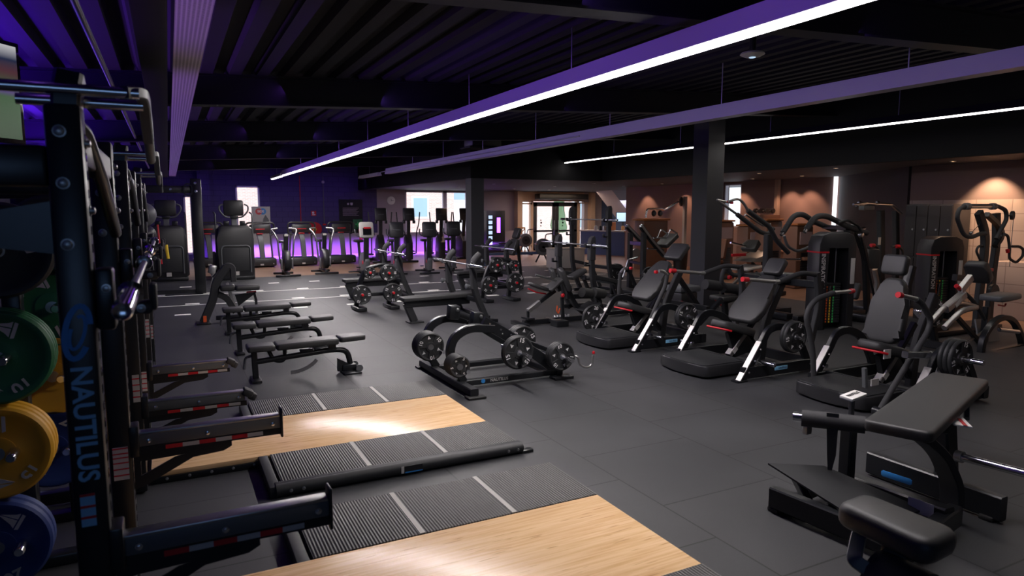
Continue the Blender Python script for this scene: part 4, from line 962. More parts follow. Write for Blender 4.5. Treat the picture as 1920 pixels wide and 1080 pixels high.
G().tube(P((1045, 573), (1044, 583), (1047, 588), (1050, 578)), .012, .02).out('orange_handle', 'orange', t)
G().lathe([(.03, 0), (.035, .02), (.02, .04)], P((1046, 552))[0] + V((0, -.14, 0)), (0, -1, 0)).out('adjustment_knob', 'red', t)
# ---- leverage machines with round footplates
def leverage(dx, dy, label, sx=1.):
    t = thing('leverage_press', label, 'gym machine', (5.9 + dx, 5.8 + dy, 0)); O = V((dx, dy, 0))
    def o(x, y, z): return V((x, y, z)) + O
    poly = [(0, -.30), (.02, -.36), (.08, -.40), (.62, -.40), (.62, .40), (.08, .40), (.02, .36), (0, .30), (-.02, .15), (-.03, 0), (-.02, -.15)]
    G().slab(poly, o(5.14, 5.86, .085), (1, 0, 0), (0, 1, 0), .125, .015).out('foot_platform', 'dkplastic', t)
    G().slab([(x * .94 + .015, y * .92) for x, y in poly], o(5.14, 5.86, .151), (1, 0, 0), (0, 1, 0), .012, .003).out('rubber_tread', 'matte', t)
    for s, y, xf in ((-1, 5.25, 5.42), (1, 6.35, 5.46)):
        a = [o(xf, y, .0), o(xf + .30, y, .42)]
        G().beam([a[0] + V((.05, 0, 0)), a[1] + V((.05, 0, 0)), o(xf + .42, y, .54), o(xf + .58, y, .58), o(xf + .84, y, .50), o(xf + 1.02, y, .24), o(xf + 1.10, y, .06)], .085, .05, .12, up=(0, 1, 0)).out('arched_frame', 'black', t)
        G().beam([a[0], a[1]], .018, .07, up=(0, 1, 0)).out('front_face', 'silver', t)
        G().bx(a[0].x - .05, a[0].x + .1, a[0].y - .05, a[0].y + .05, 0, .018, .004).out('foot', 'black', t)
        G().beam([o(xf + .06, y, .09), o(6.62, y, .09)], .06, .13).out('side_rail', 'black', t)
        p = o(xf + .3, y - .01, .2); G().cyl(p, p + V((0, -.22 if s < 0 else .2, 0)), .024).out('storage_peg', 'chrome', t)
        bolts('bolts', t, [o(xf + .12, y - .043, .1), o(xf + .2, y - .043, .22), o(xf + .28, y - .043, .34)])
        badge(t, o(6.04, y - .034, .10)) if s < 0 else None
    G().beam([o(6.6, 5.2, .09), o(6.6, 6.4, .09)], .08, .12).beam([o(5.75, 5.27, .12), o(5.75, 6.33, .12)], .06, .08).out('cross_member', 'black', t)
    G().pad(o(5.62, 5.8, .555), o(6.08, 5.8, .42), [.28, .42, .40], None, .09, bev=.03, r=.08).out('seat', 'pad', t)
    G().tube([o(5.68, 5.62, .48), o(5.6, 5.66, .50), o(5.6, 5.94, .50), o(5.68, 5.98, .48)], .012, .05).out('seat_lever', 'red', t)
    return t, o
M2, o = leverage(0, 0, 'leverage press with long back pad in the middle of the right row')
def backpad(t, o, x0, z0, x1, z1, ws, head=None, y=5.8, th=.08):
    G().pad(o(x0, y, z0), o(x1, y, z1), ws, None, th, bev=.025, r=.07).out('back_pad', 'pad', t)
    if head: G().pad(o(*head[0]), o(*head[1]), head[2], None, .08, bev=.02, r=.04).out('head_pad', 'pad', t)
def chassis(t, o, y=5.8):
    G().beam([o(6.35, y, .05), o(6.40, y, .5), o(6.66, y, .98)], .10, .07, .2, up=(0, 1, 0)).out('rear_column', 'matte', t)
    G().beam([o(5.82, y, .15), o(6.1, y, .44)], .06, .08, up=(0, 1, 0)).out('seat_slide', 'silver', t)
    G().slab([(0, 0), (.25, .05), (.32, .3), (.1, .36), (-.12, .3)], o(5.9, y, .12), (1, 0, 0), (0, 0, 1), .06, .004).out('seat_bracket', 'black', t)
    G().box(o(5.87, y - .05, .22), (.08, .012, .06), rot=(0, -.8, 0)).out('instruction_label', 'offwhite', t)
    G().beam([o(6.35, y, .12), o(6.1, y, .4), o(6.35, y, .7)], .06, .06).out('brace', 'black', t)
backpad(M2, o, 5.99, .54, 6.46, 1.06, [.42, .50, .46, .30, .26], ((6.47, 5.8, 1.08), (6.60, 5.8, 1.26), [.26, .26])); chassis(M2, o)
# moving arms of the middle machine
for s, y in ((-1, 5.22), (1, 6.38)):
    G().beam([o(6.5, y, .34), o(6.62, y, .8), o(6.55, y, 1.15)], .07, .06, .15, up=(0, 1, 0)).out('swing_arm', 'matte', M2)
    G().tube([o(6.58, y, 1.12), o(6.30, y, 1.16), o(5.95, y + .0, 1.075)], .028, .1, 12).out('handle_tube', 'foam', M2)
    G().cyl(o(5.95, y, 1.075), o(5.88, y, 1.075), .026).cyl(o(5.9, y, 1.075), o(5.48, y, 1.12), .021).out('grip', 'silver', M2)
    G().cyl(o(5.48, y, 1.12), o(5.40, y, 1.127), .027).out('grip_end', 'red', M2)
G().beam([o(6.62, 5.2, 1.0), o(6.62, 6.4, 1.0)], .08, .08).bx(6.5, 6.75, 5.6, 6.0, 1.0, 1.1, .01).out('pivot_beam', 'black', M2)
p = onY(1492, 632, 5.10); G().cyl((p.x, 5.0, p.z), (p.x, 5.25, p.z), .023).out('weight_peg', 'chrome', M2)
stack(['15', '15'], (p.x, 5.09, p.z), .4, ['front weight plate on the middle leverage press', 'rear weight plate on the middle leverage press'])
M1, o = leverage(-.06, 1.78, 'leverage press with head pad at the left end of the right row, beside the column')
backpad(M1, o, 5.95, .60, 6.40, 1.12, [.42, .50, .46, .32, .28], ((6.50, 5.8, 1.15), (6.68, 5.8, 1.36), [.34, .34])); chassis(M1, o)
for Y, pp, gr in ((8.15, ((1168, 575), (1160, 555), (1163, 512), (1170, 503), (1176, 503)), ((1170, 503), (1183, 503))), (7.1, ((1215, 610), (1231, 572), (1248, 535), (1251, 515), (1243, 508), (1236, 508)), ((1245, 508), (1230, 510)))):
    pts = PY(Y, *pp); G().tube(pts[:-2], .028, .12, 12).out('handle_tube', 'foam', M1); G().tube(pts[-3:], .022, .04, 12).out('grip', 'silver', M1)
    e = PY(Y, gr[1])[0]; G().box(e, (.05, .05, .045), bev=.015).out('grip_end', 'red', M1)
G().beam([o(6.5, 5.2, .30), o(6.9, 5.2, .62)], .06, .06).beam([o(6.5, 6.4, .30), o(6.85, 6.4, .62)], .06, .06).beam([o(6.66, 5.2, .50), o(6.66, 6.4, .50)], .07, .07).out('swing_arm', 'black', M1)
G().beam([onY(1262, 505, 7.9), onY(1310, 575, 7.9)], .06, .07).out('rear_brace', 'black', M1)
p = onY(1116, 597, 8.1); G().cyl((p.x, 8.05, p.z), (p.x, 8.35, p.z), .023).out('weight_peg', 'chrome', M1)
stack(['20'], (p.x, 8.12, p.z), .2, ['20 weight plate standing at the far side of the left leverage press'])
p = onY(1287, 593, 6.92); G().cyl((p.x, 6.80, p.z), (p.x, 7.05, p.z), .023).out('weight_peg', 'chrome', M1)
stack(['15', '15'], (p.x, 6.88, p.z), .9, ['front 15 weight plate on the left leverage press by the column', 'rear 15 weight plate on the left leverage press by the column'])
t = thing('pulley_housing', 'grey covered seat block behind the left leverage press', 'gym machine', tuple(onZ(1280, 600)))
c = onY(1280, 540, 8.3); G().box(c, (.42, .4, .10), bev=.03).out('padded_top', 'greyplastic', t); G().box(c + V((0, 0, -.18)), (.34, .34, .26), bev=.03).out('body', 'dkplastic', t)
G().beam([c + V((0, 0, -.3)), V((c.x, c.y, 0))], .1, .1).bx(c.x - .2, c.x + .2, c.y - .2, c.y + .2, 0, .05, .01).out('post', 'black', t); G().lathe([(.03, 0), (.03, .03)], c + V((-.2, -.2, -.2)), (0, -1, 0)).out('knob', 'red', t)
# right-hand wide-armed machine
M3, o = leverage(.42, -1.6, 'leverage press with tall curved grey arms at the right end of the row')
chassis(M3, o)
G().pad(onY(1652, 642, 4.2), onY(1680, 522, 4.2), [.34, .40, .40, .30, .26, .24], None, .09, bev=.03, r=.08).out('back_pad', 'pad', M3)
G().pad(onY(1675, 515, 4.2), onY(1683, 478, 4.2), .25, .25, .09, bev=.025, r=.04).out('head_pad', 'pad', M3)
G().beam([onY(1668, 620, 4.2) + V((.08, 0, 0)), onY(1700, 500, 4.2) + V((.08, 0, 0))], .08, .06).out('back_support', 'black', M3)
G().box(onY(1650, 662, 4.1) + V((.02, -.06, 0)), (.10, .012, .09)).box(onY(1640, 718, 4.1), (.11, .012, .08)).out('instruction_label', 'offwhite', M3)
G().beam([onY(1621, 690, 4.1), onY(1622, 728, 4.1)], .04, .04).out('label_post', 'greyplastic', M3)
for Y, pp, gg in ((4.65, ((1527, 738), (1524, 650), (1510, 590), (1527, 562), (1563, 549)), ((1560, 549), (1594, 546))), (3.75, ((1648, 772), (1690, 700), (1740, 622), (1746, 600), (1728, 568), (1718, 561)), ((1720, 561), (1690, 554)))):
    pts = PY(Y, *pp); G().tube(pts, .027, .16, 14).out('curved_arm', 'foam', M3); a, b = PY(Y, *gg)
    G().tube([pts[-1], a, b], .020, .02, 12).out('grip', 'silver', M3); G().cyl(b, b + (b - a).normalized() * .05, .027).out('grip_end', 'red', M3)
    G().cyl(pts[0] + V((0, .05, 0)), pts[0] + V((0, -.05, 0)), .04).out('arm_pivot', 'black', M3)
for y in (3.75, 4.65): pass
p = onY(1818, 676, 3.42); G().cyl((p.x, 3.30, p.z), (p.x, 3.72, p.z), .023).beam([(p.x, 3.7, p.z), (p.x - .5, 3.70, p.z + .05)], .06, .06).beam([(p.x, 3.7, p.z), (p.x - .02, 3.7, .05)], .06, .06).out('weight_peg', 'chrome', M3)
stack(['15'] * 3, (p.x, 3.48, p.z), .3, ['outermost plate of the thick stack on the right leverage press', 'middle or inner plate of the thick stack on the right leverage press'], 'inner plates on the right leverage press')
# ---- hip thrust bench (front right)
t = thing('hip_thrust_bench', 'black hip thrust machine with broad back board, belt roller and footplate', 'gym machine', (4.0, 2.6, 0))
pa, pb = onZ(1650, 810, .62), onZ(1790, 716, .62)
G().pad(onZ(1680, 810, .60), onZ(1800, 712, .62), .36, .36, .07, side=tuple((onZ(1640, 770, .6) - onZ(1800, 830, .6))), bev=.02, r=.05).out('back_board', 'pad', t)
r0, r1 = onZ(1503, 783, .56), onZ(1622, 797, .56)
G().cyl(r0, r1, .052, n=24).out('hip_roller', 'foam', t); G().cyl(r0 + (r0 - r1).normalized() * .05, r0, .03).out('roller_end', 'chrome', t); G().cyl(r1, r1 + (r1 - r0).normalized() * .1, .035).out('roller_joint', 'black', t)
d = (r1 - r0).normalized(); b0 = r0 + d * .13
G().slab([(-.035, .06), (.035, .06), (.03, -.20), (.012, -.30), (-.012, -.30), (-.02, -.2)], b0 + V((0, -.056, 0)), d, (0, 0, 1), .006).out('belt_strap', 'matte', t)
G().box(r0 + V((.03, -.02, -.075)), (.05, .04, .06), bev=.01).out('belt_buckle', 'steel', t)
f = [onZ(*p_) for p_ in ((1590, 885), (1605, 880))]
G().beam([V((onZ(1592, 800, .5).x, onZ(1592, 800, .5).y, .0)), onZ(1592, 800, .50)], .07, .08).out('front_post', 'black', t)
G().beam([onZ(1630, 865, .09), onZ(1882, 955, .09)], .07, .15).out('rear_rail', 'black', t)
G().beam([onZ(1448, 930, .09), onZ(1620, 1000, .09)], .07, .13).beam([onZ(1620, 1000, .09), onZ(1700, 1032, .09)], .07, .13).out('front_rail', 'black', t)
G().beam([onZ(1575, 900, .09), onZ(1780, 975, .12)], .09, .14).out('middle_rail', 'black', t)
G().beam([onZ(1790, 965, .10), onZ(1700, 1030, .10)], .08, .12).beam([onZ(1590, 895, .08), onZ(1480, 940, .06)], .05, .06).out('cross_member', 'black', t)
for a in ((1462, 957), (1858, 972)):
    p = onZ(*a); G().box((p.x, p.y, .015), (.14, .08, .03), bev=.01).out('foot', 'foot', t)
fp = [onZ(1438, 868, .26), onZ(1500, 876, .26), onZ(1640, 930, .12), onZ(1700, 960, .12), onZ(1640, 985, .12), onZ(1560, 930, .2)]
A, B, C_, D = onZ(1440, 868, .27), onZ(1545, 873, .27), onZ(1735, 955, .14), onZ(1625, 985, .14)
g = G(); n = (B - A).cross(D - A).normalized() * .012
if n.z < 0: n = -n
lo = [g.bm.verts.new(p - n) for p in (A, B, C_, D)]; hi = [g.bm.verts.new(p) for p in (A, B, C_, D)]
g.bm.faces.new(lo[::-1]); g.bm.faces.new(hi)
for i in range(4): g.bm.faces.new((lo[i], lo[(i + 1) % 4], hi[(i + 1) % 4], hi[i]))
g.out('foot_board', 'matte', t)
G().beam([onZ(1490, 890, .20), onZ(1520, 950, .08)], .05, .05).beam([onZ(1556, 915, .15), onZ(1560, 955, .08)], .05, .05).out('board_support', 'black', t)
G().beam([onZ(1728, 820, .56), onZ(1762, 850, .45), onZ(1785, 905, .25), onZ(1785, 945, .12)], .13, .05, .15).out('curved_arm', 'matte', t)
G().beam([onZ(1770, 770, .55), onZ(1775, 900, .10)], .12, .10).beam([onZ(1700, 790, .55), onZ(1770, 800, .50)], .08, .08).out('rear_post', 'black', t)
G().cyl(onZ(1795, 855, .34), onZ(1990, 905, .34), .024).out('bar_sleeve', 'chrome', t); G().cyl(onZ(1793, 854, .34), onZ(1806, 858, .34), .036).out('sleeve_collar', 'steel', t)
lp = onZ(1600, 742, .62); G().box(lp, (.22, .085, .02), rot=(.12, 0, .22), bev=.004).out('label_plate', 'white', t); text('label_lettering', 'NAUTILUS', .036, 'frameblk', t, lp + V((0, 0, .0125)), (math.cos(.22), math.sin(.22), 0), (-math.sin(.22), math.cos(.22), .12))
G().beam([lp + V((-.04, -.02, -.01)), lp + V((-.04, -.02, -.20))], .035, .025).out('label_post', 'greyplastic', t)
lp = onZ(1797, 790, .56); G().box(lp, (.20, .10, .012), rot=(.1, 0, .75), bev=.003).out('warning_plate', 'white', t); G().box(lp + V((-.015, -.03, .007)), (.15, .022, .003), rot=(.1, 0, .75)).out('warning_stripe', 'red', t)
G().beam([onZ(1812, 735, .62), onZ(1812, 785, .48)], .035, .035).out('pin_post', 'greyplastic', t); p = onZ(1812, 750, .58); G().cyl(p - V((0, 0, .01)), p + V((0, 0, .0)), .026).out('pin_ring', 'red', t)
for a, s in (((1560, 975), .19), ((1672, 890), .20)):
    p = onZ(*a, .09); p = p + V((-.02, -.045, 0)); dd = (onZ(1620, 1000, .09) - onZ(1448, 930, .09)).normalized()
    G().slab([(-s / 2, -.012), (-s / 2 + .012, -.021), (s / 2 - .012, -.021), (s / 2, -.012), (s / 2, .012), (s / 2 - .012, .021), (-s / 2 + .012, .021), (-s / 2, .012)], p, dd, (0, 0, 1), .004, .001).out('badge', 'nblue', t); text('badge_lettering', 'NAUTILUS', .028, 'navy', t, p + V((0, -.004, 0)), dd, (0, 0, 1))
p = onZ(1710, 945, .16); G().slab([(-.07, -.04), (.07, -.04), (.07, .04), (-.07, .04)], p + V((0, -.05, 0)), dd, (0, 0, 1), .003).out('caution_label', 'offwhite', t)
# ---- blurred bench at the very front
t = thing('foreground_bench', 'blurred dark padded bench end in the bottom right foreground', 'weight bench', (2.7, 1.7, 0)); zf = .62
G().pad(onZ(1590, 950, zf), onZ(1775, 1032, zf - .02), .22, .24, .10, side=tuple(onZ(1560, 965, zf) - onZ(1620, 935, zf)), bev=.035, r=.06).out('pad', 'pad', t)
G().beam([onZ(1615, 985, zf - .06), onZ(1600, 1050, zf - .14), onZ(1660, 1090, zf - .2)], .055, .03, .02).out('pad_bracket', 'greyplastic', t)
G().beam([onZ(1680, 1010, zf - .08), V((onZ(1680, 1010, zf).x, onZ(1680, 1010, zf).y, .03))], .10, .10).box((onZ(1680, 1010, zf).x, onZ(1680, 1010, zf).y, .02), (.5, .4, .04), bev=.01).out('post', 'black', t)
G().cyl(onZ(1690, 1105, zf - .22) + V((0, -.1, 0)), onZ(1690, 1105, zf - .22) + V((0, .1, 0)), .11, n=28).out('roller', 'foam', t)
bolts('bolts', t, [onZ(1643, 1068, zf - .16)], r=.013)
# ================================================================ PULLDOWN / HIGH ROW MACHINES BEHIND THE RIGHT ROW
def seatpost(t, Y, px, pyt, pyb, w=.36, d=.34):
    a = onY(px, pyt, Y); G().box(a, (w, d, .08), bev=.025).out('seat', 'pad', t)
    G().beam([a + V((0, 0, -.04)), V((a.x + .05, Y, .05))], .09, .09).out('seat_post', 'black', t)
    return a
Y = 8.4
t = thing('pulldown_machine', 'plate-loaded pulldown with long curved overhead arms behind the middle leverage press', 'gym machine', (9.0, Y, 0))
b = onZ(1440, 600); X0 = onY(1434, 600, Y).x
G().beam([(X0, Y, .02), (X0, Y, onY(1434, 440, Y).z)], .14, .11).out('mast', 'matte', t)
G().bx(X0 - 1.0, X0 + .6, Y - .05, Y + .05, .02, .13, .01).bx(X0 - .1, X0 + .05, Y - .55, Y + .55, .02, .13, .01).out('base_frame', 'black', t); badge(t, (X0 - .0, Y - .06, .10))
A = PY(Y + .30, (1450, 428), (1440, 440), (1425, 435), (1382, 402))
G().tube(A, .040, .08, 12).out('lever_sleeve', 'foam', t); G().tube([A[-1], *PY(Y + .3, (1343, 374), (1352, 377), (1372, 380))], .022, .06, 12).out('overhead_handle', 'silver', t)
A = PY(Y - .25, (1478, 474), (1455, 450), (1443, 425), (1402, 395))
G().tube(A, .040, .08, 12).out('lever_sleeve', 'foam', t); G().tube([A[-1], *PY(Y - .25, (1394, 380), (1384, 372), (1366, 378))], .022, .08, 12).out('overhead_handle', 'silver', t)
G().tube(PY(Y, (1395, 405), (1398, 402), (1425, 420), (1432, 424), (1445, 420)), .014, .04).out('inner_handle', 'steel', t)
for p in PY(Y, (1372, 380), (1366, 378)): G().box(p, (.05, .05, .04), bev=.012).out('grip_end', 'red', t)
a = seatpost(t, Y - .1, 1358, 558, 600); G().cyl(onY(1322, 533, Y - .1), onY(1350, 537, Y - .1), .085, n=20).out('thigh_roller', 'foam', t); G().cyl(onY(1356, 539, Y - .1), onY(1392, 543, Y - .1), .085, n=20).out('thigh_roller', 'foam', t)
G().beam([onY(1353, 540, Y), onY(1356, 560, Y)], .05, .05).beam([a + V((0, .1, -.1)), V((X0, Y, .55))], .08, .10).out('seat_frame', 'black', t)
G().tube(PY(Y - .15, (1345, 566), (1340, 562), (1352, 572)), .012).out('red_handle', 'red', t)
G().tube(PY(Y - .5, (1450, 514), (1372, 516), (1362, 500), (1355, 510), (1352, 530), (1362, 538)), .034, .10, 12).out('lower_loop_arm', 'foam', t)
Y = 7.6
t = thing('high_row_machine', 'plate-loaded high row with thick black curved arms beside the weight stack tower', 'gym machine', (9.7, Y, 0))
X0 = onY(1582, 600, Y).x; zt = onY(1582, 425, Y).z
G().beam([(X0, Y, .02), (X0, Y, zt)], .12, .14).out('mast', 'matte', t)
G().beam([(X0 + .05, Y, zt), onY(1608, 440, Y), onY(1622, 480, Y), onY(1625, 560, Y), (onY(1628, 560, Y).x, Y, .05)], .10, .09, .15, up=(0, 1, 0)).out('curved_column', 'black', t)
G().bx(X0 - 1.2, X0 + .5, Y - .05, Y + .05, .02, .13, .01).bx(X0 - .1, X0 + .05, Y - .6, Y + .6, .02, .13, .01).out('base_frame', 'black', t)
for dy, pp in ((.35, ((1565, 432), (1525, 415), (1505, 401), (1488, 404), (1468, 436))), (-.35, ((1625, 437), (1590, 425), (1548, 404), (1528, 406), (1512, 430)))):
    q = PY(Y + dy, *pp); G().tube(q, .045, .12, 14).out('curved_arm', 'foam', t); G().cyl(q[-1], q[-1] + (q[-1] - q[-2]).normalized() * .06, .03).out('arm_end', 'steel', t)
G().beam([onY(1545, 425, Y + .35), onY(1590, 428, Y - .35)], .07, .07).out('arm_bridge', 'black', t)
G().tube(PY(Y + .2, (1470, 442), (1476, 462), (1495, 472), (1520, 462), (1540, 448)), .024, .10, 12).out('loop_handle', 'greyplastic', t)
G().tube(PY(Y - .4, (1572, 418), (1590, 412), (1610, 424), (1614, 432)), .022, .06).out('inner_handle', 'matte', t)
p, q = onY(1614, 440, Y - .35), onY(1640, 560, Y - .35); G().cyl(p, q, .020).out('link_rod', 'black', t)
G().lathe([(.03, -.03), (.045, -.02), (.045, .03), (.03, .04)], p, (0, -1, 0)).cyl(p + V((-.08, 0, .08)), p + V((.08, 0, .1)), .03).out('rod_joint', 'chrome', t)
G().cyl(onY(1588, 455, Y + .3), onY(1602, 560, Y + .3), .020).out('link_rod', 'black', t)
a = seatpost(t, Y - .1, 1560, 590, 640); G().pad(onY(1592, 560, Y - .3), onY(1600, 530, Y - .3), .3, .3, .08, bev=.02).out('chest_pad', 'pad', t)
# red-bar trimmed weight stack towers
def tower(px, py, H, label, word, dx=0, fac=-1):
    b = onZ(px, py); t = thing('weight_stack_tower', label, 'gym machine', (b.x, b.y, 0)); x, y = b.x, b.y; w, d = .62, .34
    u = V((.94, -.34, 0)); n = V((-.34, -.94, 0))
    prof = [(-w / 2, 0), (w / 2, 0), (w / 2, H - .18), (w / 2 - .05, H - .05), (w / 2 - .16, H), (-w / 2 + .16, H), (-w / 2 + .05, H - .05), (-w / 2, H - .18)]
    inner = [(-w / 2 + .15, .08), (w / 2 - .12, .08), (w / 2 - .12, H - .28), (w / 2 - .18, H - .22), (-w / 2 + .2, H - .22), (-w / 2 + .15, H - .28)]
    G().slab([(-w / 2, 0), (-w / 2 + .14, 0), (-w / 2 + .14, H - .22), (w / 2 - .12, H - .22), (w / 2 - .12, 0), (w / 2, 0), *prof[2:]], b, u, (0, 0, 1), d, .025).out('shroud', 'dkplastic', t)
    G().slab([(-w / 2 + .13, .0), (w / 2 - .11, .0), (w / 2 - .11, H - .2), (-w / 2 + .13, H - .2)], b - n * .1, u, (0, 0, 1), .02).out('back_panel', 'black', t)
    g = G()
    for i in range(15): g.box(b + V((0, 0, .12 + i * .042)), (.26, .16, .036), rot=(0, 0, -.35), bev=.004)
    g.out('weight_stack', 'dkplastic', t)
    G().cyl(b + u * .07 + V((0, 0, .1)), b + u * .07 + V((0, 0, H - .2)), .011).out('guide_rod', 'steel', t); G().cyl(b - u * .07 + V((0, 0, .1)), b - u * .07 + V((0, 0, H - .2)), .011).out('guide_rod', 'steel', t)
    G().slab([(-w / 2 - .002, H - .32), (-w / 2 + .16, H - .32), (-w / 2 + .16, H - .295), (-w / 2 - .002, H - .295)], b, u, (0, 0, 1), d + .01).out('red_band', 'red', t)
    for k, m in enumerate(('orange', 'yellow', 'green')):
        g = G()
        for i in range(14): g.box(b + n * .10 + u * (-.11 + k * .055) + V((0, 0, .12 + i * .042)), (.02, .005, .03), rot=(0, 0, -.35))
        g.out('stack_scale', m, t)
    text('side_lettering', word, .092, 'offwhite', t, b + n * (d / 2 + .002) - u * (w / 2 - .07) + V((0, 0, H - .60)), (0, 0, -1), u)
    g = G(); c = b + n * (d / 2 + .004) + u * (w / 2 - .06) + V((0, 0, H - .60)); g.box(c, (.07, .006, .4), rot=(0, 0, -.35), bev=.002).out('instruction_plate', 'offwhite', t)
    G().tube([b + n * .14 + u * (-.08) + V((0, 0, H * .45)), b + n * .16 + u * (-.12) + V((0, 0, H * .3))], .012).out('pin_cord', 'black', t)
    return t
tower(1552, 615, 1.52, 'grey weight stack tower with INSPIRATION lettering behind the middle of the right row', 'INSPIRATION')
tower(1754, 598, 1.42, 'grey weight stack tower with red band and INSPIRATION lettering before the lockers', 'INSPIRATION')
# ---- dip / chin assist machine
Y = 8.15
t = thing('chin_dip_machine', 'tall chin and dip machine with chrome multi-grip top in front of the dark alcove', 'gym machine', (12.4, Y, 0))
X0 = onY(1662, 560, Y).x
for px, w in ((1650, .13), (1678, .11)):
    x = onY(px, 450, Y + (0 if px < 1660 else .3)).x; G().beam([(x + .12, Y + (0 if px < 1660 else .3), .02), (x + .04, Y + (0 if px < 1660 else .3), 1.2), (x - .04, Y + (0 if px < 1660 else .3), onY(px, 395, Y).z)], w, .1, up=(0, 1, 0)).out('column', 'matte', t)
G().tube(PY(Y - .3, (1600, 383), (1625, 381), (1650, 383), (1672, 384)), .022).tube(PY(Y, (1605, 385), (1640, 382), (1672, 384), (1690, 400)), .028, .05).out('multi_grip_bar', 'chrome', t)
g = G()
for px in (1612, 1646): g.lathe([(.03, -.04), (.045, 0), (.03, .04)], onY(px, 381, Y - .2), (1, 0, 0))
g.out('grip_collars', 'chrome', t)
G().box(onY(1625, 390, Y - .15), (.30, .12, .08), bev=.02).out('top_bracket', 'greyplastic', t)
G().pad(onY(1634, 503, Y - .3), onY(1638, 466, Y - .3), .24, .22, .1, bev=.025, side=(1, -.5, 0)).out('knee_pad', 'pad', t)
for s, pp in ((1, ((1628, 465), (1634, 460), (1644, 463), (1648, 470))), (-1, ((1672, 463), (1684, 462), (1692, 468), (1693, 480)))): G().tube(PY(Y - .3, *pp), .022, .05).out('dip_handle', 'foam', t)
for p in ((1636, 460), (1683, 462)): G().cyl(onY(p[0] - 3, p[1], Y - .33), onY(p[0] + 3, p[1], Y - .33), .032).out('handle_ring', 'red', t)
G().box(onY(1649, 452, Y - .1), (.07, .01, .14)).out('instruction_plate', 'offwhite', t); G().tube(PY(Y, (1640, 505), (1645, 530), (1640, 560)), .05).out('swing_lever', 'silver', t)
G().bx(X0 - .9, X0 + .15, Y - .4, Y + .45, .01, .10, .02).out('base', 'black', t)
# ---- iso row machine on the right edge
Y = 5.3
t = thing('seated_row_machine', 'seated row machine with silver rails, grey seat and arched frame at the right edge', 'gym machine', (9.8, Y, 0))
R = lambda *a: PY(5.3, *a); N = lambda *a: PY(4.95, *a)
G().pad(R((1855, 560))[0], R((1893, 553))[0], [.30, .36, .34], None, .08, bev=.025).out('seat', 'greyplastic', t)
G().tube([*R((1872, 572), (1884, 574), (1886, 569))], .012, .02).out('seat_lever', 'red', t)
G().pad(R((1840, 528))[0], R((1828, 492))[0], [.28, .32, .26], None, .12, bev=.035).out('chest_pad', 'pad', t)
G().beam(R((1800, 545), (1820, 520)), .07, .1).beam(R((1772, 580), (1806, 552)), .10, .10).out('pad_slide', 'silver', t)
G().box(R((1790, 566))[0] + V((0, -.055, 0)), (.16, .006, .05), rot=(0, -.7, 0)).out('instruction_label', 'offwhite', t)
for fn in (R, N): G().tube(fn((1722, 628), (1756, 592), (1768, 578), (1800, 568), (1830, 575)) if fn is R else fn((1770, 615), (1800, 585), (1812, 580), (1830, 577)), .036, .10, 12).out('silver_rail', 'silver', t)
G().tube(R((1798, 540), (1824, 563), (1838, 585), (1850, 605)), .028, .1).out('foot_lever', 'foam', t); G().cyl(R((1793, 536))[0], R((1799, 541))[0], .03).out('lever_tip', 'red', t); G().cyl(R((1800, 541))[0], R((1825, 563))[0], .022).out('lever_grip', 'silver', t)
q = N((1838, 670), (1842, 635), (1860, 605), (1882, 593), (1900, 600), (1912, 625), (1918, 650))
G().beam(q, .07, .08, .2, up=(0, 1, 0)).out('arched_frame', 'black', t); G().cyl(N((1866, 617))[0] + V((0, -.05, 0)), N((1894, 620))[0] + V((0, -.1, 0)), .028).out('storage_peg', 'chrome', t)
G().beam(N((1838, 672), (1925, 650)), .07, .14).beam([(8.9, 5.9, .08), (10.3, 5.9, .08)], .07, .12).beam([(9.0, 4.95, .08), (9.0, 5.9, .08)], .07, .1).out('base_rail', 'black', t); badge(t, N((1880, 663))[0] + V((0, -.04, 0)))
G().slab([(0, 0), (.5, 0), (.6, .32), (.1, .35)], R((1835, 645))[0], (1, 0, 0), (0, .4, 1), .02).out('ribbed_footplate', 'greyplastic', t)
G().beam([R((1850, 575))[0], R((1845, 640))[0]], .08, .08).beam(R((1790, 590), (1835, 640)), .06, .06).beam([R((1770, 560))[0] + V((0, .2, 0)), (9.35, 5.5, .06)], .08, .08).out('support_post', 'black', t)
G().tube(R((1815, 640), (1850, 618), (1862, 610)), .02).out('damper', 'steel', t)
p = onY(1735, 585, 5.6); stack(['20', '20'], (p.x, 5.45, p.z), .6, ['20 weight plate on the seated row machine behind the curved arm', 'plate behind the 20 plate on the seated row machine']); G().cyl((p.x, 5.4, p.z), (p.x, 5.75, p.z), .023).beam([(p.x, 5.75, p.z), (9.3, 5.6, .3)], .06, .06).out('weight_peg', 'chrome', t)
# ---- tall cable machine with trapezoid handle
Y = 5.9
t = thing('lat_row_machine', 'tall twin-column machine with wide bent handlebar before the tiled wall', 'gym machine', (11.0, Y, 0))
for dy, pp in ((0, ((1835, 398), (1848, 440), (1845, 480), (1835, 560))), (.25, ((1868, 400), (1868, 460), (1862, 500), (1855, 575)))):
    q = PY(Y + dy, *pp); q.append(V((q[-1].x, Y + dy, .03))); G().beam(q, .13, .08, .15, up=(0, 1, 0)).out('column', 'matte', t)
G().beam(PY(Y, (1850, 402), (1870, 420), (1880, 440), (1866, 462)), .07, .08, .1, up=(0, 1, 0)).out('top_strut', 'black', t)
q = PY(Y - .2, (1848, 438), (1838, 438), (1820, 446), (1806, 440), (1794, 408), (1798, 392), (1812, 386), (1870, 386), (1886, 394), (1888, 410), (1876, 432), (1868, 448))
G().tube(q, .030, .10, 14).out('wide_handlebar', 'foam', t)
for px in (1812, 1861): G().cyl(onY(px - 3, 387, Y - .2), onY(px + 4, 387, Y - .2), .05).out('grip_collar', 'greyplastic', t)
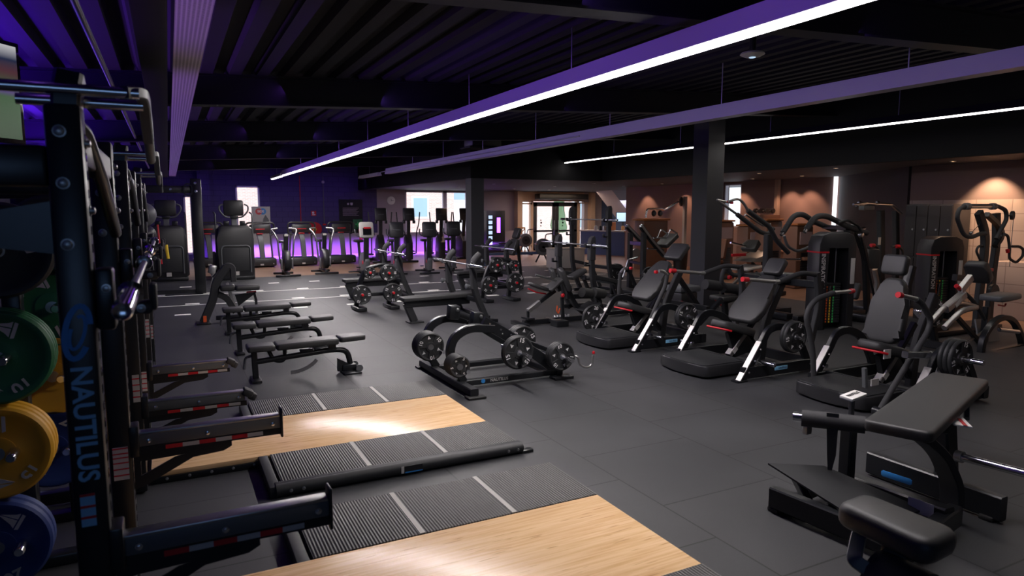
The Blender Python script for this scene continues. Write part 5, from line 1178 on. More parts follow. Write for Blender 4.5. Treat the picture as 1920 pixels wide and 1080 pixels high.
G().cyl(onY(1818, 387, Y - .2), onY(1858, 387, Y - .2), .033).out('centre_grip', 'steel', t)
G().lathe([(.05, -.03), (.07, -.02), (.07, .02), (.05, .03)], onY(1898, 404, Y), (.3, -1, 0), 16).cyl(onY(1886, 404, Y), onY(1898, 404, Y), .012).out('pulley', 'dkplastic', t)
G().cyl(onY(1900, 410, Y), onY(1893, 500, Y), .005, n=6).cyl(onY(1845, 412, Y), onY(1824, 434, Y), .005, n=6).out('cable', 'steel', t); G().lathe([(.02, -.03), (.03, 0), (.015, .03)], onY(1821, 437, Y), (1, 0, .6)).out('cable_hook', 'chrome', t)
G().tube(PY(Y - .1, (1883, 439), (1890, 442), (1893, 465), (1892, 485), (1905, 493), (1918, 480), (1919, 468), (1912, 462), (1898, 462)), .020, .06, 12).out('low_handle', 'foam', t)
G().tube(PY(Y, (1848, 461), (1835, 461), (1830, 470), (1838, 488), (1845, 492)), .018, .06, 12).out('low_handle', 'foam', t)
G().cyl(onY(1889, 468, Y - .1), onY(1890, 473, Y - .1), .028).out('grip_ring', 'red', t); G().box(onY(1856, 506, Y - .1), (.12, .05, .05), bev=.01).out('red_adjuster', 'red', t)
G().lathe([(.12, -.03), (.13, -.02), (.13, .02), (.12, .03)], onY(1862, 548, Y - .05), (0, -1, 0)).out('cam_cover', 'dkplastic', t); G().beam([onY(1790, 520, Y + .3), onY(1836, 524, Y + .3)], .08, .1).bx(9.9, 11.6, Y - .1, Y + .35, .01, .08, .01).out('base', 'black', t)
# ================================================================ COPPER-LIT SELECTORISED MACHINES AT THE BACK RIGHT
def stackmachine(px, Y, label, zt=1.55, seat=True):
    x = onY(px, 450, Y).x; t = thing('selectorised_machine', label, 'gym machine', (x, Y, 0))
    G().bx(x - .28, x + .28, Y, Y + .4, 0, zt, .05).out('stack_housing', 'brownpad', t); G().bx(x - .3, x + .3, Y - .02, Y + .42, zt, zt + .05, .02).out('top_cap', 'orangewood', t)
    g = G()
    for k in range(12): g.bx(x - .14, x + .14, Y - .03, Y - .005, .15 + k * .06, .2 + k * .06)
    g.out('weight_stack', 'dkplastic', t); G().bx(x - .2, x + .2, Y - .02, Y - .003, zt - .45, zt - .15).out('instruction_placard', 'dustyplacard', t)
    if seat:
        G().pad((x - .75, Y - .1, .52), (x - .35, Y - .1, .5), .4, .4, .09, bev=.02).out('seat', 'brownpad', t); G().pad((x - .33, Y - .1, .58), (x - .22, Y - .1, 1.1), .36, .34, .09, bev=.02).out('backrest', 'brownpad', t)
        G().bx(x - .85, x + .2, Y - .15, Y - .05, .02, .1, .01).beam([(x - .5, Y - .1, .05), (x - .5, Y - .1, .48)], .08, .08).out('frame', 'dkplastic', t)
    return t
mat('dustyplacard', (.55, .42, .42), .6, bump=(200, .05))
stackmachine(1362, 13.6, 'copper-lit weight stack machine left of the side window'); stackmachine(1417, 12.6, 'copper-lit weight stack machine below the side window', 1.45, False); stackmachine(1452, 12.0, 'copper-lit weight stack machine before the pale post', 1.6, False); stackmachine(1510, 11.1, 'copper-lit weight stack machine beside the first weight stack tower', 1.5, False)
t = thing('dumbbell_shelf', 'row of small dark dumbbells on top of a brown cabinet', 'shelf', (14.6, 12.7, 0)); c = onY(1435, 402, 13.6)
t['org'] = [c.x, 13.6, 0]; t.location = (c.x, 13.6, 0)
G().box((c.x, 13.6, c.z / 2), (.8, .35, c.z - .02), bev=.02).out('cabinet', 'brownpad', t); c.z += .04
for i in range(3):
    p = c + V((-.3 + i * .25, 0, .06)); d_ = thing('dumbbell', ('left dumbbell on the brown cabinet', 'middle dumbbell on the brown cabinet', 'right dumbbell on the brown cabinet')[i], 'dumbbell', tuple(p)); G().cyl(p - V((0, .06, 0)), p + V((0, .06, 0)), .016).out('grip', 'steel', d_)
    for s in (-1, 1): G().cyl(p + V((0, .05 * s, 0)), p + V((0, .11 * s, 0)), .065, n=12).out('head', 'dkplastic', d_)
c = onZ(1505, 560); x, y = c.x, c.y
t = thing('brown_bench', 'brown padded bench catching the copper light left of the weight stack tower', 'weight bench', (x, y, 0)); a, b = onZ(1478, 472, .75), onZ(1528, 486, .72)
G().pad(a, b, .5, .52, .08, side=(.3, -1, .0), bev=.02).out('pad', 'brownpad', t); m_ = (a + b) / 2; G().beam([m_ - V((0, 0, .05)), V((m_.x, m_.y, .03))], .1, .1).box((m_.x, m_.y, .03), (.7, .5, .05), bev=.01).out('stand', 'dkplastic', t)
# leg press with pale panels
Y = 10.6
t = thing('leg_press', 'plate-loaded leg press with pale side panels behind the second column', 'gym machine', (11.2, Y, 0)); L = lambda *a: PY(Y, *a)
G().slab([(p.x - L((1400, 500))[0].x, p.z - L((1400, 500))[0].z) for p in L((1390, 490), (1430, 470), (1430, 488), (1412, 490))], L((1400, 500))[0], (1, 0, 0), (0, 0, 1), .5, .01).out('side_panel', 'silver', t)
G().pad(L((1402, 470))[0], L((1416, 452))[0], .4, .3, .12, bev=.03).out('backrest', 'pad', t); G().cyl(L((1393, 458))[0], L((1404, 450))[0], .02).beam(L((1362, 545), (1415, 495)), .05, .06).beam(L((1400, 540), (1445, 500)), .05, .07).beam(L((1376, 560), (1420, 510)), .05, .06).out('slide_rail', 'silver', t)
G().pad(L((1385, 505))[0], L((1415, 498))[0], .5, .5, .06, bev=.02).out('seat', 'offwhite', t); G().box(L((1368, 520))[0], (.08, .08, .08), bev=.02).box(L((1385, 478))[0], (.4, .05, .06), bev=.01).out('red_stop', 'red', t)
G().cyl(L((1445, 486))[0], L((1500, 487))[0], .03).cyl(L((1370, 455))[0], L((1398, 462))[0], .025).out('weight_bar', 'chrome', t); p = L((1393, 535))[0]
G().bx(p.x - .8, p.x + 1.0, Y - .3, Y + .3, .01, .10, .02).out('base', 'dkplastic', t)
G().beam([L((1430, 470))[0], (L((1440, 540))[0].x, Y, .06)], .1, .1).out('support_post', 'black', t)
stack(['20', '20'], (p.x, Y - .45, p.z - .02), .5, ['pale-edged weight plate on the leg press behind the second column', 'inner weight plate on the leg press behind the second column'])
G().cyl((p.x, Y - .48, p.z - .02), (p.x, Y - .2, p.z - .02), .023).beam([(p.x, Y - .28, p.z), (p.x, Y - .28, .05)], .06, .06).out('weight_peg', 'chrome', t)
# cable machine with wooden top by the post
Y = 16.9
t = thing('cable_machine', 'wood-topped cable machine with a chrome arm behind the incline racks', 'gym machine', (15.6, Y, 0)); L = lambda *a: PY(Y, *a); q = L((1208, 410), (1262, 410))
G().bx(q[0].x, q[1].x - .2, Y, Y + .5, 0, q[0].z - .06, .03).out('housing', 'brownpad', t); G().bx(q[0].x - .05, q[1].x - .15, Y - .05, Y + .55, q[0].z - .06, q[0].z, .01).out('wood_top', 'orangewood', t)
G().tube(L((1211, 408), (1213, 392), (1240, 391), (1246, 394), (1272, 378)), .03, .08).out('chrome_arm', 'chrome', t); G().lathe([(.12, -.05), (.16, 0), (.12, .05)], L((1277, 378))[0], (1, -1, 0), 16).out('pulley_head', 'dkplastic', t)
for p in L((1226, 400), (1238, 400)): G().lathe([(.06, -.05), (.1, 0), (.06, .05)], p, (0, -1, 0), 14).out('pulley', 'dkplastic', t)
G().bx(L((1284, 400))[0].x - .05, L((1284, 400))[0].x + .05, Y - .05, Y + .05, 0, 2.3).beam([(q[1].x - .2, Y, .05), (L((1284, 400))[0].x, Y, .05)], .1, .08).out('right_column', 'offwhite', t)
# ---- incline plate machine behind squat racks
Y = 13.0
t = thing('incline_lever_machine', 'plate-loaded machine with two slanted silver-edged beams behind the tall squat rack', 'gym machine', (10.3, Y, 0)); L = lambda *a: PY(Y, *a); K = lambda *a: PY(Y - .9, *a)
for fn, pp in ((L, ((1175, 424), (1200, 450))), (K, ((1202, 424), (1222, 452), (1246, 480)))):
    G().beam(fn(*pp), .10, .10).out('slanted_beam', 'black', t); G().beam([p + V((-.03, -.06, .02)) for p in fn(*pp)], .02, .05).out('silver_edge', 'silver', t)
for fn, px in ((L, 1182), (K, 1207)):
    p = fn((px, 436))[0]; G().beam([p, (p.x, p.y, .03)], .11, .10).out('upright', 'matte', t); G().lathe([(.03, -.04), (.045, 0), (.03, .04)], fn((1176 if fn is L else 1203, 424))[0], (0, 1, 0)).out('roller', 'chrome', t)
a, b = L((1182, 455))[0], K((1207, 458))[0]; G().beam([a, b], .07, .09).beam([a - V((0, 0, .45)), b - V((0, 0, .45))], .06, .06).beam([(a.x, a.y, .05), (a.x + 1.2, a.y, .05)], .08, .08).beam([(b.x, b.y, .05), (b.x + 1.2, b.y, .05)], .08, .08).out('frame', 'black', t)
G().tube(K((1225, 446), (1268, 446)), .022).tube(K((1214, 466), (1245, 468)), .022).out('chrome_bar', 'chrome', t)
for px in (1232, 1250): G().tube(K((px, 447), (px + 4, 436), (px + 8, 430), (px + 20, 438)), .018, .04).out('bent_handle', 'chrome', t)
G().pad(K((1240, 462))[0], K((1262, 440))[0], .4, .4, .1, bev=.02).out('backrest', 'pad', t)
p = L((1192, 475))[0]; G().lathe([(.05, -.03), (.12, -.02), (.12, .02), (.05, .03)], p, (0, -1, 0)).out('flywheel_cover', 'silver', t)
for (px, py, Yp, kk, lb) in ((1158, 512, 11.6, ['20', '20'], 'left'), (1218, 518, 11.2, ['20'], 'right')):
    p = onY(px, py, Yp); stack(kk, (p.x, Yp, p.z), .8, ['pale-edged weight plate at the %s of the slanted beam machine' % lb, 'second weight plate at the %s of the slanted beam machine' % lb])
    G().cyl((p.x, Yp - .03, p.z), (p.x, Yp + .3, p.z), .023).beam([(p.x, Yp + .2, p.z), (p.x, Yp + .2, .04)], .07, .07).beam([(p.x, Yp + .2, .05), (p.x, Yp + .9, .05)], .07, .07).out('weight_peg', 'black', t)
G().tube([onY(1168, 520, 11.4), onY(1178, 487, 11.4), onY(1195, 483, 11.4)], .02, .03).out('arched_handle', 'steel', t)
# ================================================================ FREE ADJUSTABLE BENCH ON THE LEFT AND CABLE RIG
Y = 12.1
t = thing('incline_lever_bench', 'dark bench with tall angled post and long black pads behind the flat benches', 'weight bench', (1.0, Y, 0)); L = lambda *a: PY(Y, *a)
G().beam([(L((382, 605))[0].x, Y, .02), *L((400, 560), (405, 528), (425, 500))], .13, .11, .1, up=(0, 1, 0)).out('main_post', 'matte', t)
G().beam(L((402, 522), (427, 497), (436, 500), (438, 528)), .09, .10, .12, up=(0, 1, 0)).out('padded_bracket', 'foam', t)
G().bx(L((368, 608))[0].x, L((395, 608))[0].x, Y - .2, Y + .2, 0, .03, .01).bx(.62, 1.5, Y - .04, Y + .04, .04, .11, .01).out('base', 'black', t)
G().beam(L((405, 550), (425, 558), (442, 585)), .10, .07, .2, up=(0, 1, 0)).out('arched_leg', 'matte', t); G().beam([*L((425, 530), (437, 566), (448, 588))], .05, .06, up=(0, 1, 0)).out('telescopic_leg', 'silver', t)
G().pad((*L((412, 540))[0],), (*L((440, 538))[0],), .3, .3, .10, bev=.03).out('seat', 'pad', t); G().pad(L((438, 540))[0] + V((0, -.05, .01)), L((485, 538))[0], .26, .24, .09, bev=.03).out('backrest', 'pad', t)
G().tube(L((462, 548), (480, 546)), .012).out('seat_rim', 'red', t); G().beam([*L((476, 548), (480, 562))], .04, .04).bx(L((472, 575))[0].x, L((486, 575))[0].x, Y - .1, Y + .1, .0 + .0, .12, .02).beam([L((480, 560))[0], (L((480, 560))[0].x, Y, .1)], .04, .04).out('front_foot', 'black', t)
G().slab([(0, 0), (.35, .02), (.05, -.2)], L((440, 552))[0], (1, 0, 0), (0, 0, 1), .04).out('gusset', 'black', t)
G().box(L((384, 598))[0] + V((0, -.07, 0)), (.05, .004, .12)).out('warning_label', 'orange', t)
Y = 16.6
t = thing('cable_rig', 'tall perforated cable rig with a thick crossbar in front of the stair climbers', 'cable machine', (-.4, Y, 0)); x1 = onY(372, 450, Y).x; zt = onY(370, 335, Y).z
for x in (x1, x1 - 1.75):
    G().bx(x - .11, x + .11, Y - .1, Y + .1, .0, zt, .02).out('upright', 'black', t); g = G()
    for i in range(26): g.box((x - .112, Y, .35 + i * .075), (.006, .03, .03))
    g.box((x - .1105, Y, 1.3), (.002, .002, 1.9))
    g.out('holes', 'offwhite', t)
G().bx(x1 - 1.75, x1, Y - .07, Y + .07, zt - .32, zt - .16, .02).bx(x1 - 1.75, x1, Y - .05, Y + .05, .02, .1).out('crossbar', 'black', t)
g = G(); g.sweep([V((x1 - .16 + .09 * math.cos(a), Y - .12, zt - .25 + .13 * math.sin(a))) for a in [i * PI / 8 for i in range(16)]], [(-.015, -.015), (.015, -.015), (.015, .015), (-.015, .015)], up=(0, 1, 0), closed=True); g.out('pulley_guard', 'black', t)
bolts('bolts', t, [(x1 - .01, Y - .1, zt - .1), (x1, Y - .1, zt - .28), (x1 - 1.1, Y - .07, zt - .24), (x1 - .5, Y - .07, zt - .24)], r=.022)
G().beam([onY(392, 500, Y), onY(400, 520, Y), onY(396, 540, Y)], .06, .06).box(onY(398, 505, Y - .05), (.16, .1, .2), rot=(0, .3, 0), bev=.03).out('carriage', 'steel', t)
# exercise balls on rack
for i, (px, py, r, m, lb) in enumerate(((268, 402, .24, 'greyplastic', 'large grey exercise ball behind the rack posts'), (272, 440, .20, 'dkplastic', 'dark exercise ball below the grey one'))):
    c = onY(px, py, 15.2); t = thing('exercise_ball', lb, 'ball', tuple(c)); g = G(); bmesh.ops.create_uvsphere(g.bm, u_segments=28, v_segments=16, radius=r, matrix=Matrix.Translation(c)); g.out('ball_skin', m, t)
c = onY(270, 440, 15.2); t = thing('ball_stand', 'slim dark stand carrying the exercise balls', 'rack', (c.x, 15.2, 0)); G().beam([(c.x - .3, 15.45, 0), (c.x - .3, 15.45, 2.2)], .06, .06).beam([(c.x - .3, 15.45, c.z - .25), (c.x + .2, 15.2, c.z - .25)], .04, .04).beam([(c.x - .3, 15.45, c.z + .27), (c.x + .2, 15.2, c.z + .26)], .04, .03).out('frame', 'black', t)
G().tube([(c.x + .25, 15.0, c.z + .2), (c.x + .28, 15.0, .8)], .018).out('red_band', 'red', t); G().tube([(c.x + .38, 15.0, c.z - .2), (c.x + .4, 15.0, .9)], .03).out('yellow_band', 'yellow', t)
# ================================================================ CARDIO
def climber(x, y, label):
    t = thing('stair_climber', label, 'stair climber', (x, y, 0)); w = .46
    G().slab([(-w, .05), (w, .05), (w, 1.1), (w - .04, 1.38), (w - .14, 1.46), (-w + .14, 1.46), (-w + .04, 1.38), (-w, 1.1)], (x, y + .25, 0), (1, 0, 0), (0, 0, 1), .5, .05).out('body', 'dkplastic', t)
    G().tube([(x - w + .1, y - .01, .2), (x - w + .1, y - .01, .92), (x + w - .1, y - .01, .92), (x + w - .1, y - .01, .2)], .02, .12).out('panel_rim', 'greyplastic', t)
    G().box((x, y - .01, .55), (2 * w - .26, .02, .62), bev=.01).out('rear_panel', 'matte', t); G().box((x, y - .02, .18), (.12, .02, .1)).out('rating_plate', 'offwhite', t)
    G().bx(x - w, x + w, y, y + 1.6, .0, .12, .03).out('base', 'black', t)
    for i in range(4): G().bx(x - .32, x + .32, y + .55 + i * .22, y + .8 + i * .22, 1.1 - i * .24, 1.15 - i * .24).out('step', 'matte', t)
    for s in (-1, 1): G().bx(x + s * w - .04, x + s * w + .04, y + .4, y + 1.5, .1, .7, .03).out('side_cover', 'dkplastic', t)
    G().beam([(x, y + .15, 1.4), (x, y + .2, 1.72)], .14, .08).out('neck', 'greyplastic', t)
    G().box((x, y + .18, 1.92), (.50, .1, .42), bev=.05).out('console', 'dkplastic', t); G().box((x, y + .12, 1.68), (.2, .06, .09), bev=.02).out('console_base', 'black', t)
    for s in (-1, 1):
        G().tube([(x + s * .05, y + .12, 1.66), (x + s * .22, y + .1, 1.68), (x + s * .36, y + .1, 1.85), (x + s * .36, y + .1, 1.98), (x + s * .26, y + .1, 2.02)], .022, .08).out('top_handle', 'greyplastic', t)
        G().tube([(x + s * w, y + .3, .6), (x + s * w, y + .2, 1.75), (x + s * w, y + .8, 1.8)], .022, .1).out('side_rail', 'greyplastic', t)
        G().box((x + s * .2, y + .1, 1.52), (.14, .08, .12), bev=.02).out('bottle_holder', 'black', t)
    return t
p = onZ(445, 525); s1 = climber(p.x, p.y - .0, 'stair climber seen from behind, right of the cable rig'); q = onZ(318, 527); dup(s1, (q.x, q.y - .1, 0), label='stair climber seen from behind, left of the cable rig')
def treadmill(x, y):
    t = thing('treadmill', '', 'treadmill', (x, y, 0))
    G().bx(x - .46, x + .46, y, y + .55, .04, .30, .05).out('motor_hood', 'dkplastic', t); G().bx(x - .44, x + .44, y + .5, y + 2.0, .04, .2, .02).out('deck', 'dkplastic', t); G().bx(x - .28, x + .28, y + .5, y + 1.98, .2, .215).out('belt', 'matte', t)
    G().beam([(x + .04, y + .1, .25), (x - .0, y + .1, .9), (x - .06, y + .3, 1.2)], .16, .10, .1, up=(0, 1, 0)).out('column', 'greyplastic', t)
    for s in (-1, 1):
        G().tube([(x + s * .40, y + .5, .2), (x + s * .33, y + .35, 1.15)], .03).out('upright', 'greyplastic', t)
        G().box((x + s * .36, y - .01, .12), (.03, .02, .03)).out('front_wheel', 'steel', t)
    G().tube([(x - .3, y + .2, 1.05), (x - .44, y + .22, 1.1), (x - .44, y + .2, 1.4), (x - .36, y + .2, 1.46), (x + .36, y + .2, 1.46), (x + .44, y + .2, 1.4), (x + .44, y + .22, 1.1), (x + .3, y + .2, 1.05)], .03, .1, 12).out('handrail_loop', 'dkplastic', t)
    G().box((x, y + .22, 1.26), (.66, .12, .30), bev=.06).out('console', 'dkplastic', t); G().box((x, y + .13, 1.25), (.28, .015, .025)).out('console_mark', 'red', t); G().box((x - .02, y + .14, 1.1), (.2, .06, .03), bev=.01).out('red_trim', 'red', t); G().box((x, y - .008, .10), (.1, .01, .05)).out('rating_plate', 'offwhite', t)
    return t
xs_ = [(390, 500), (488, 500), (566, 497), (640, 493)]
tm = None
for i, (px, py) in enumerate(xs_):
    p = onZ(px + 4, py + 2); lb = ('treadmill half hidden behind the right stair climber', 'treadmill just right of the stair climber, below the back window', 'third treadmill from the left, before the red hose reel', 'rightmost treadmill below the information board')[i]
    if tm is None: tm = treadmill(p.x, p.y); tm['label'] = lb
    else: dup(tm, (p.x, p.y, 0), label=lb)
def airbike(x, y):
    t = thing('air_bike', '', 'exercise bike', (x, y, 0))
    G().bx(x - .34, x + .34, y - .04, y + .04, 0, .06, .015).bx(x - .28, x + .28, y + .9, y + 1.0, 0, .06, .015).bx(x - .05, x + .05, y, y + .95, .05, .12, .01).out('base', 'black', t)
    G().lathe([(.04, -.10), (.28, -.09), (.30, -.06), (.30, .06), (.28, .09), (.04, .10)], (x, y + .25, .44), (1, 0, 0), 28).out('flywheel_cage', 'dkplastic', t)
    G().beam([(x, y + .3, .6), (x, y + .2, 1.12)], .12, .1).out('mast', 'black', t); G().box((x, y + .18, 1.15), (.14, .06, .1), bev=.02).out('monitor', 'dkplastic', t); G().box((x, y + .14, 1.16), (.1, .01, .05)).out('display', 'offwhite', t)
    for s in (-1, 1):
        G().tube([(x + s * .16, y + .3, .36), (x + s * .2, y + .28, .7), (x + s * .22, y + .25, 1.05), (x + s * .30, y + .3, 1.22), (x + s * .36, y + .6, 1.32), (x + s * .16, y + .7, 1.34)], .024, .14, 12).out('swing_handle', 'silver', t)
        G().box((x + s * .16, y + .2 + s * .1, .35), (.05, .12, .3), bev=.02).out('crank', 'steel', t)
    G().box((x, y + .95, .95), (.24, .3, .07), bev=.03).beam([(x, y + .9, .9), (x, y + .7, .1)], .06, .06).out('saddle', 'black', t)
    return t
p = onZ(541, 519); ab = airbike(p.x, p.y); ab['label'] = 'air bike with silver swing handles between the second and third treadmill'; p = onZ(613, 514); dup(ab, (p.x, p.y, 0), label='air bike with silver swing handles before the rightmost treadmill')
def bike(m='dkplastic'):
    t = thing('exercise_bike', '', 'exercise bike', (0, 0, 0)); x = y = 0
    G().bx(-.3, .3, -.04, .04, 0, .05, .015).bx(-.3, .3, 1.0, 1.08, 0, .05, .015).bx(-.04, .04, 0, 1.05, .04, .1).out('base', 'black', t)
    G().slab([(-.05, .08), (.55, .08), (.7, .3), (.5, .62), (.15, .66), (-.1, .4)], (.02, .1, 0), (0, 1, 0), (0, 0, 1), .14, .03).out('drive_cover', 'greyplastic', t); G().lathe([(.06, 0), (.05, .01)], (-.05, .3, .35), (-1, 0, 0)).out('red_hub', 'red', t)
    G().beam([(0, .12, .4), (0, .02, 1.1)], .14, .1).out('mast', 'dkplastic', t); G().box((0, .0, 1.3), (.42, .12, .46), rot=(-.15, 0, 0), bev=.06).out('console', m, t); G().box((0, -.075, 1.3), (.2, .015, .015), rot=(-.15, 0, 0)).out('console_mark', 'greyplastic', t)
    G().tube([(-.24, .35, 1.3), (-.28, .1, 1.15), (0, .03, 1.06), (.28, .1, 1.15), (.24, .35, 1.3)], .02, .1).out('handlebar', 'dkplastic', t)
    G().box((0, .95, .95), (.26, .3, .08), bev=.035).beam([(0, .93, .9), (0, .75, .1)], .07, .07).out('saddle', 'dkplastic', t)
    for s in (-1, 1): G().box((s * .2, .32 + s * .08, .3 + s * .08), (.1, .14, .03), bev=.008).out('pedal', 'black', t)
    return t
bk = bike(); first = True
for px, py, lb, rz in ((745, 515, 'black upright bike left of centre in the cardio cluster', -.15), (806, 513, 'black upright bike in front of the wide window', -.2), (851, 508, 'rightmost black upright bike before the first column', -.2)):
    p = onZ(px, py)
    if first: bk.location = p; bk.rotation_euler = (0, 0, rz); bk['label'] = lb; first = False
    else: dup(bk, p, (0, 0, rz), lb)
wb = bike('offwhite'); wb.location = onZ(689, 516); wb['label'] = 'upright bike with a white console and red screen'; wb['category'] = 'exercise bike'
G().box((0, -.08, 1.36), (.2, .02, .05), rot=(-.15, 0, 0)).out('red_screen', 'red', wb); G().box((0, -.08, 1.26), (.24, .02, .2), rot=(-.15, 0, 0)).out('dark_screen', 'glassblk', wb)
def elliptical():
    t = thing('cross_trainer', '', 'cross trainer', (0, 0, 0))
    G().bx(-.32, .32, -.05, .05, 0, .08, .02).bx(-.3, .3, 1.6, 1.7, 0, .08, .02).bx(-.06, .06, 0, 1.65, .04, .12).out('base', 'black', t)
    G().slab([(-.1, .1), (.55, .1), (.6, .45), (.45, .85), (.15, 1.0), (-.12, .7)], (0, .05, 0), (0, 1, 0), (0, 0, 1), .26, .05).out('drive_cover', 'dkplastic', t)
    G().beam([(0, .15, .8), (0, .05, 1.5)], .12, .08).out('mast', 'dkplastic', t); G().box((0, .02, 1.72), (.42, .08, .46), rot=(-.15, 0, 0), bev=.05).out('console', 'dkplastic', t); G().box((0, -.04, 1.72), (.2, .01, .015)).out('console_mark', 'greyplastic', t)
    for s in (-1, 1):
        G().tube([(s * .3, .3, .3), (s * .3, .2, 1.1), (s * .38, .15, 1.35), (s * .42, .15, 1.8)], .022, .12).out('swing_arm', 'dkplastic', t)
        G().bx(s * .25 - .08, s * .25 + .08, .7, 1.1, .28 + s * .05, .32 + s * .05, .01).beam([(s * .25, .3, .3), (s * .25, 1.3, .25)], .05, .05).out('foot_pedal', 'matte', t)
        G().box((s * .18, 0, 1.45), (.1, .08, .12), bev=.02).out('bottle_holder', 'black', t)
    return t
el = elliptical(); first = True
for px, py, lb, rz in ((716, 493, 'cross trainer behind the white-console bike', -.1), (768, 492, 'cross trainer at the left edge of the wide window', -.15), (829, 490, 'cross trainer against the middle of the wide window', -.15), (872, 486, 'cross trainer partly hidden by the first column', .1)):
    p = onZ(px, py)
    if first: el.location = p; el.rotation_euler = (0, 0, rz); el['label'] = lb; first = False
    else: dup(el, p, (0, 0, rz), lb)
# rowers
def rower():
    t = thing('rowing_machine', '', 'rowing machine', (0, 0, 0))
    G().lathe([(.04, -.09), (.27, -.08), (.29, -.05), (.29, .05), (.27, .08), (.04, .09)], (0, 0, .62), (0, 1, 0), 28).out('flywheel_cage', 'greyplastic', t); G().lathe([(.18, -.10), (.18, -.095), (.05, -.1)], (0, 0, .62), (0, 1, 0)).out('vent_ring', 'dkplastic', t)
    G().beam([(.05, 0, .35), (.2, .0, .03)], .05, .05).beam([(-.1, 0, .4), (-.25, 0, .1)], .05, .05).bx(.17, .23, -.3, .3, 0, .05).out('stand', 'dkplastic', t)
    G().beam([(-.15, 0, .42), (-2.1, 0, .38)], .09, .09).beam([(-2.0, 0, .38), (-2.0, 0, .03)], .05, .05).bx(-2.04, -1.96, -.25, .25, 0, .04).out('rail', 'navy', t)
    G().box((-1.0, 0, .5), (.32, .3, .07), bev=.025).out('sliding_seat', 'black', t); G().tube([(.05, 0, .8), (.1, 0, 1.05), (.35, 0, 1.08)], .02, .05).box((.4, 0, 1.1), (.05, .2, .16)).out('monitor_arm', 'dkplastic', t)
    G().cyl((-.25, -.22, .72), (-.25, .22, .72), .018).out('pull_handle', 'orangewood', t)
    return t
rw = rower(); p = onZ(1018, 497); rw.location = p; rw.rotation_euler = (0, 0, -.35); rw['label'] = 'rowing machine with round grey flywheel in front of the entrance doors'
p = onZ(985, 478); dup(rw, p, (0, 0, -.2), 'second rowing machine behind the first, nearer the chair')
# military press chair
Y = 14.6; t = thing('utility_bench', 'upright black bench with tall back pad behind the right plate tree', 'weight bench', (8.1, 15.4, 0)); L = lambda *a: PY(15.4, *a)
G().pad(L((957, 478))[0], L((967, 448))[0], .36, .34, .1, bev=.02).out('backrest', 'pad', t); G().pad(L((966, 447))[0], L((972, 428))[0], .30, .28, .09, bev=.02).out('head_pad', 'pad', t); G().pad(L((925, 484))[0], L((953, 486))[0], .36, .36, .08, bev=.02).out('seat', 'pad', t)
a, b = L((930, 488))[0], L((965, 488))[0]; G().beam([a, (a.x, 15.4, .03)], .07, .07).beam([L((970, 450))[0], (b.x + .2, 15.4, .03)], .07, .07).beam([(a.x, 15.4, .05), (b.x + .2, 15.4, .05)], .07, .07).out('frame', 'black', t)
t = thing('side_table', 'low white table glimpsed behind the low squat stand', 'table', (12.2, 18.5, 0)); L = lambda *a: PY(18.5, *a); a, b = L((1036, 470))[0], L((1090, 476))[0]
G().bx(a.x, b.x, 18.3, 18.9, .02, .62, .01).out('cabinet', 'offwhite', t)
G().bx(a.x - .02, b.x + .02, 18.28, 18.92, .62, .66, .005).out('top', 'offwhite', t)
# ================================================================ LIGHT, CAMERA
def area(name, loc, rot, sx, sy, power, col=(1, 1, 1), spread=180):
    l = bpy.data.lights.new(name, 'AREA'); l.shape = 'RECTANGLE'; l.size = sx; l.size_y = sy; l.energy = power; l.color = col; l.spread = math.radians(spread)
    o = bpy.data.objects.new(name, l); COL.objects.link(o); o.location = loc; o.rotation_euler = rot; return o
def spot(name, loc, tgt, power, col, ang=60, blend=.6, r=.03):
    l = bpy.data.lights.new(name, 'SPOT'); l.energy = power; l.color = col; l.spot_size = math.radians(ang); l.spot_blend = blend; l.shadow_soft_size = r
    o = bpy.data.objects.new(name, l); COL.objects.link(o); o.location = loc
    o.rotation_euler = (V(tgt) - V(loc)).to_track_quat('-Z', 'Y').to_euler(); return o
# bright trunking strip
area('strip_light', (3.42, 12.5, 2.96), (0, 0, 0), .08, 21.2, 560, (1., .93, .92))
area('strip_light_right', (9.75, 8.2, 3.12), (0, 0, 0), .03, 15.4, 70, (1., .93, .88))
# purple colour-changing LEDs on left ceiling and back wall, plus trunking fill
for y in (2.5, 7.0, 11.5, 16, 20.5):
    area('purple_led', (-1.7, y, 2.55), (PI, math.radians(-18), 0), .25, 2.5, 175, (.11, .01, 1.))
area('purple_wall_wash', (4.2, 26.3, 3.05), (math.radians(35), 0, 0), 9, .1, 14, (.22, .08, 1.))
area('purple_low_wash', (7.2, 25.9, .35), (math.radians(86), 0, 0), 12, .1, 110, (.34, .09, 1.), 50)
area('purple_trunk_wash', (1.3, 14, 3.28), (0, math.radians(60), 0), .1, 17, 14, (.30, .08, 1.))
area('purple_trunk_side', (2.5, 12, 3.25), (0, math.radians(-68), 0), .1, 20, 32, (.26, .10, 1.))
area('purple_trunk_fill', (5.2, 12, 3.3), (0, math.radians(-68), 0), .1, 20, 14, (.26, .10, 1.))  # added fill tinting the right trunking purple, no fixture there
area('purple_trunk_low', (-2.6, 12, 1.9), (0, math.radians(-118), 0), .15, 20, 85, (.36, .12, 1.), 40)
area('daylight_front', (-.6, -2.9, 2.1), (math.radians(82), 0, 0), 2.4, 1.1, 10, (.30, .52, 1.))
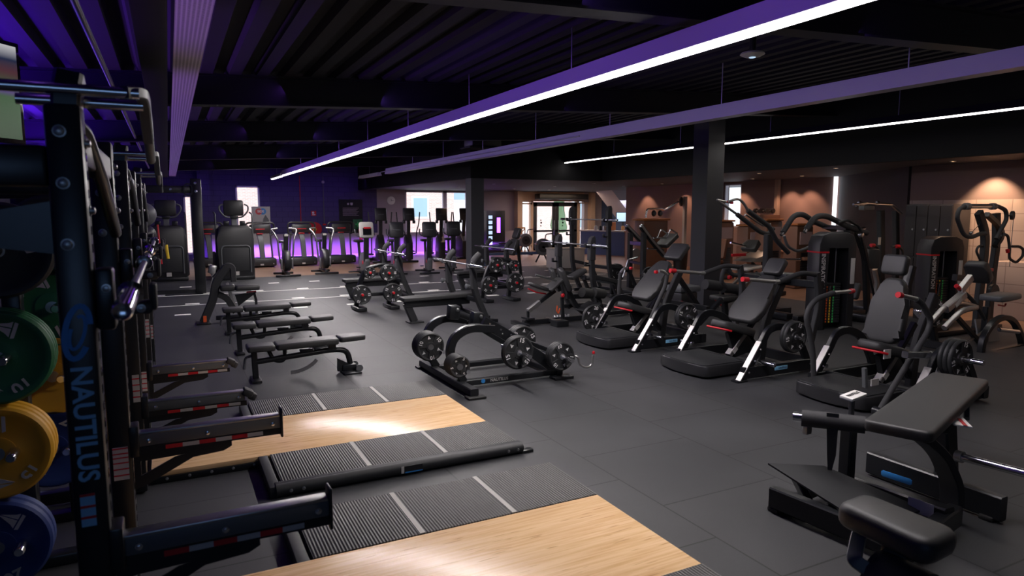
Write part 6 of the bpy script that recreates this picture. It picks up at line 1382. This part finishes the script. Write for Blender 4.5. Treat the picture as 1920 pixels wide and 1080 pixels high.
# warm downlights
for i, (x, y) in enumerate(spots):
    spot('downlight_beam', (x, y, 2.69), (x, y, 0), 42, (1., .62, .42), 95)
spot('wall_spot', (12.8, 6.9, 2.68), (13.2, 6.9, 1.3), 125, (1., .66, .42), 88)
spot('wall_spot', (12.6, 4.2, 2.68), (13.2, 4.2, 1.2), 120, (1., .66, .42), 95)
for y in (12.6, 13.2, 15.0, 17.5, 19.5): spot('wall_spot', (14.9, y, 2.68), (15.4, y, 1.2), 42, (1., .55, .36), 85)
area('entrance_light', (16, 25.6, 2.68), (0, 0, 0), 3, .6, 70, (1., .72, .5))
area('lobby_fill', (11, 24.5, 2.68), (0, 0, 0), 5, .6, 60, (.95, .75, 1.))  # added pinkish fill brightening the lobby wall, not one of the downlights
area('counter_light', (17.2, 23.5, 2.3), (0, 0, 0), 1.2, .4, 18, (.8, .85, 1.))
w = bpy.data.worlds.new('sky'); SC.world = w; w.use_nodes = True; bg = w.node_tree.nodes['Background']
bg.inputs[0].default_value = (.78, .88, 1, 1); bg.inputs[1].default_value = 2.4
l = bpy.data.lights.new('sun', 'SUN'); l.energy = 2.4; l.angle = .05; l.color = (1, .96, .9); o = bpy.data.objects.new('sun', l); COL.objects.link(o); o.rotation_euler = (math.radians(50), 0, math.radians(-20))
cam = bpy.data.cameras.new('camera'); co = bpy.data.objects.new('camera', cam); COL.objects.link(co); SC.camera = co
cam.sensor_width = 36; cam.lens = 36 * FPX / 1920; cam.clip_start = .05; cam.clip_end = 200
co.location = (0, 0, CAMH); co.rotation_euler = Matrix((RT, UP, -FW)).transposed().to_euler()
cam.dof.use_dof = True; cam.dof.focus_distance = 7.0; cam.dof.aperture_fstop = 3.2
SC.view_settings.view_transform = 'Standard'; SC.view_settings.look = 'None'; SC.view_settings.exposure = .0; SC.view_settings.gamma = 1; SC.view_settings.use_curve_mapping = False
for k, e in PL.items():
    if not e[1]:
        for c in kids(e[0]): bpy.data.objects.remove(c)
        bpy.data.objects.remove(e[0])
for o in bpy.data.objects:
    if 'org' in o.keys(): del o['org']
SC.cycles.max_bounces = 6; SC.cycles.diffuse_bounces = 3; SC.cycles.glossy_bounces = 3; SC.cycles.use_denoising = True
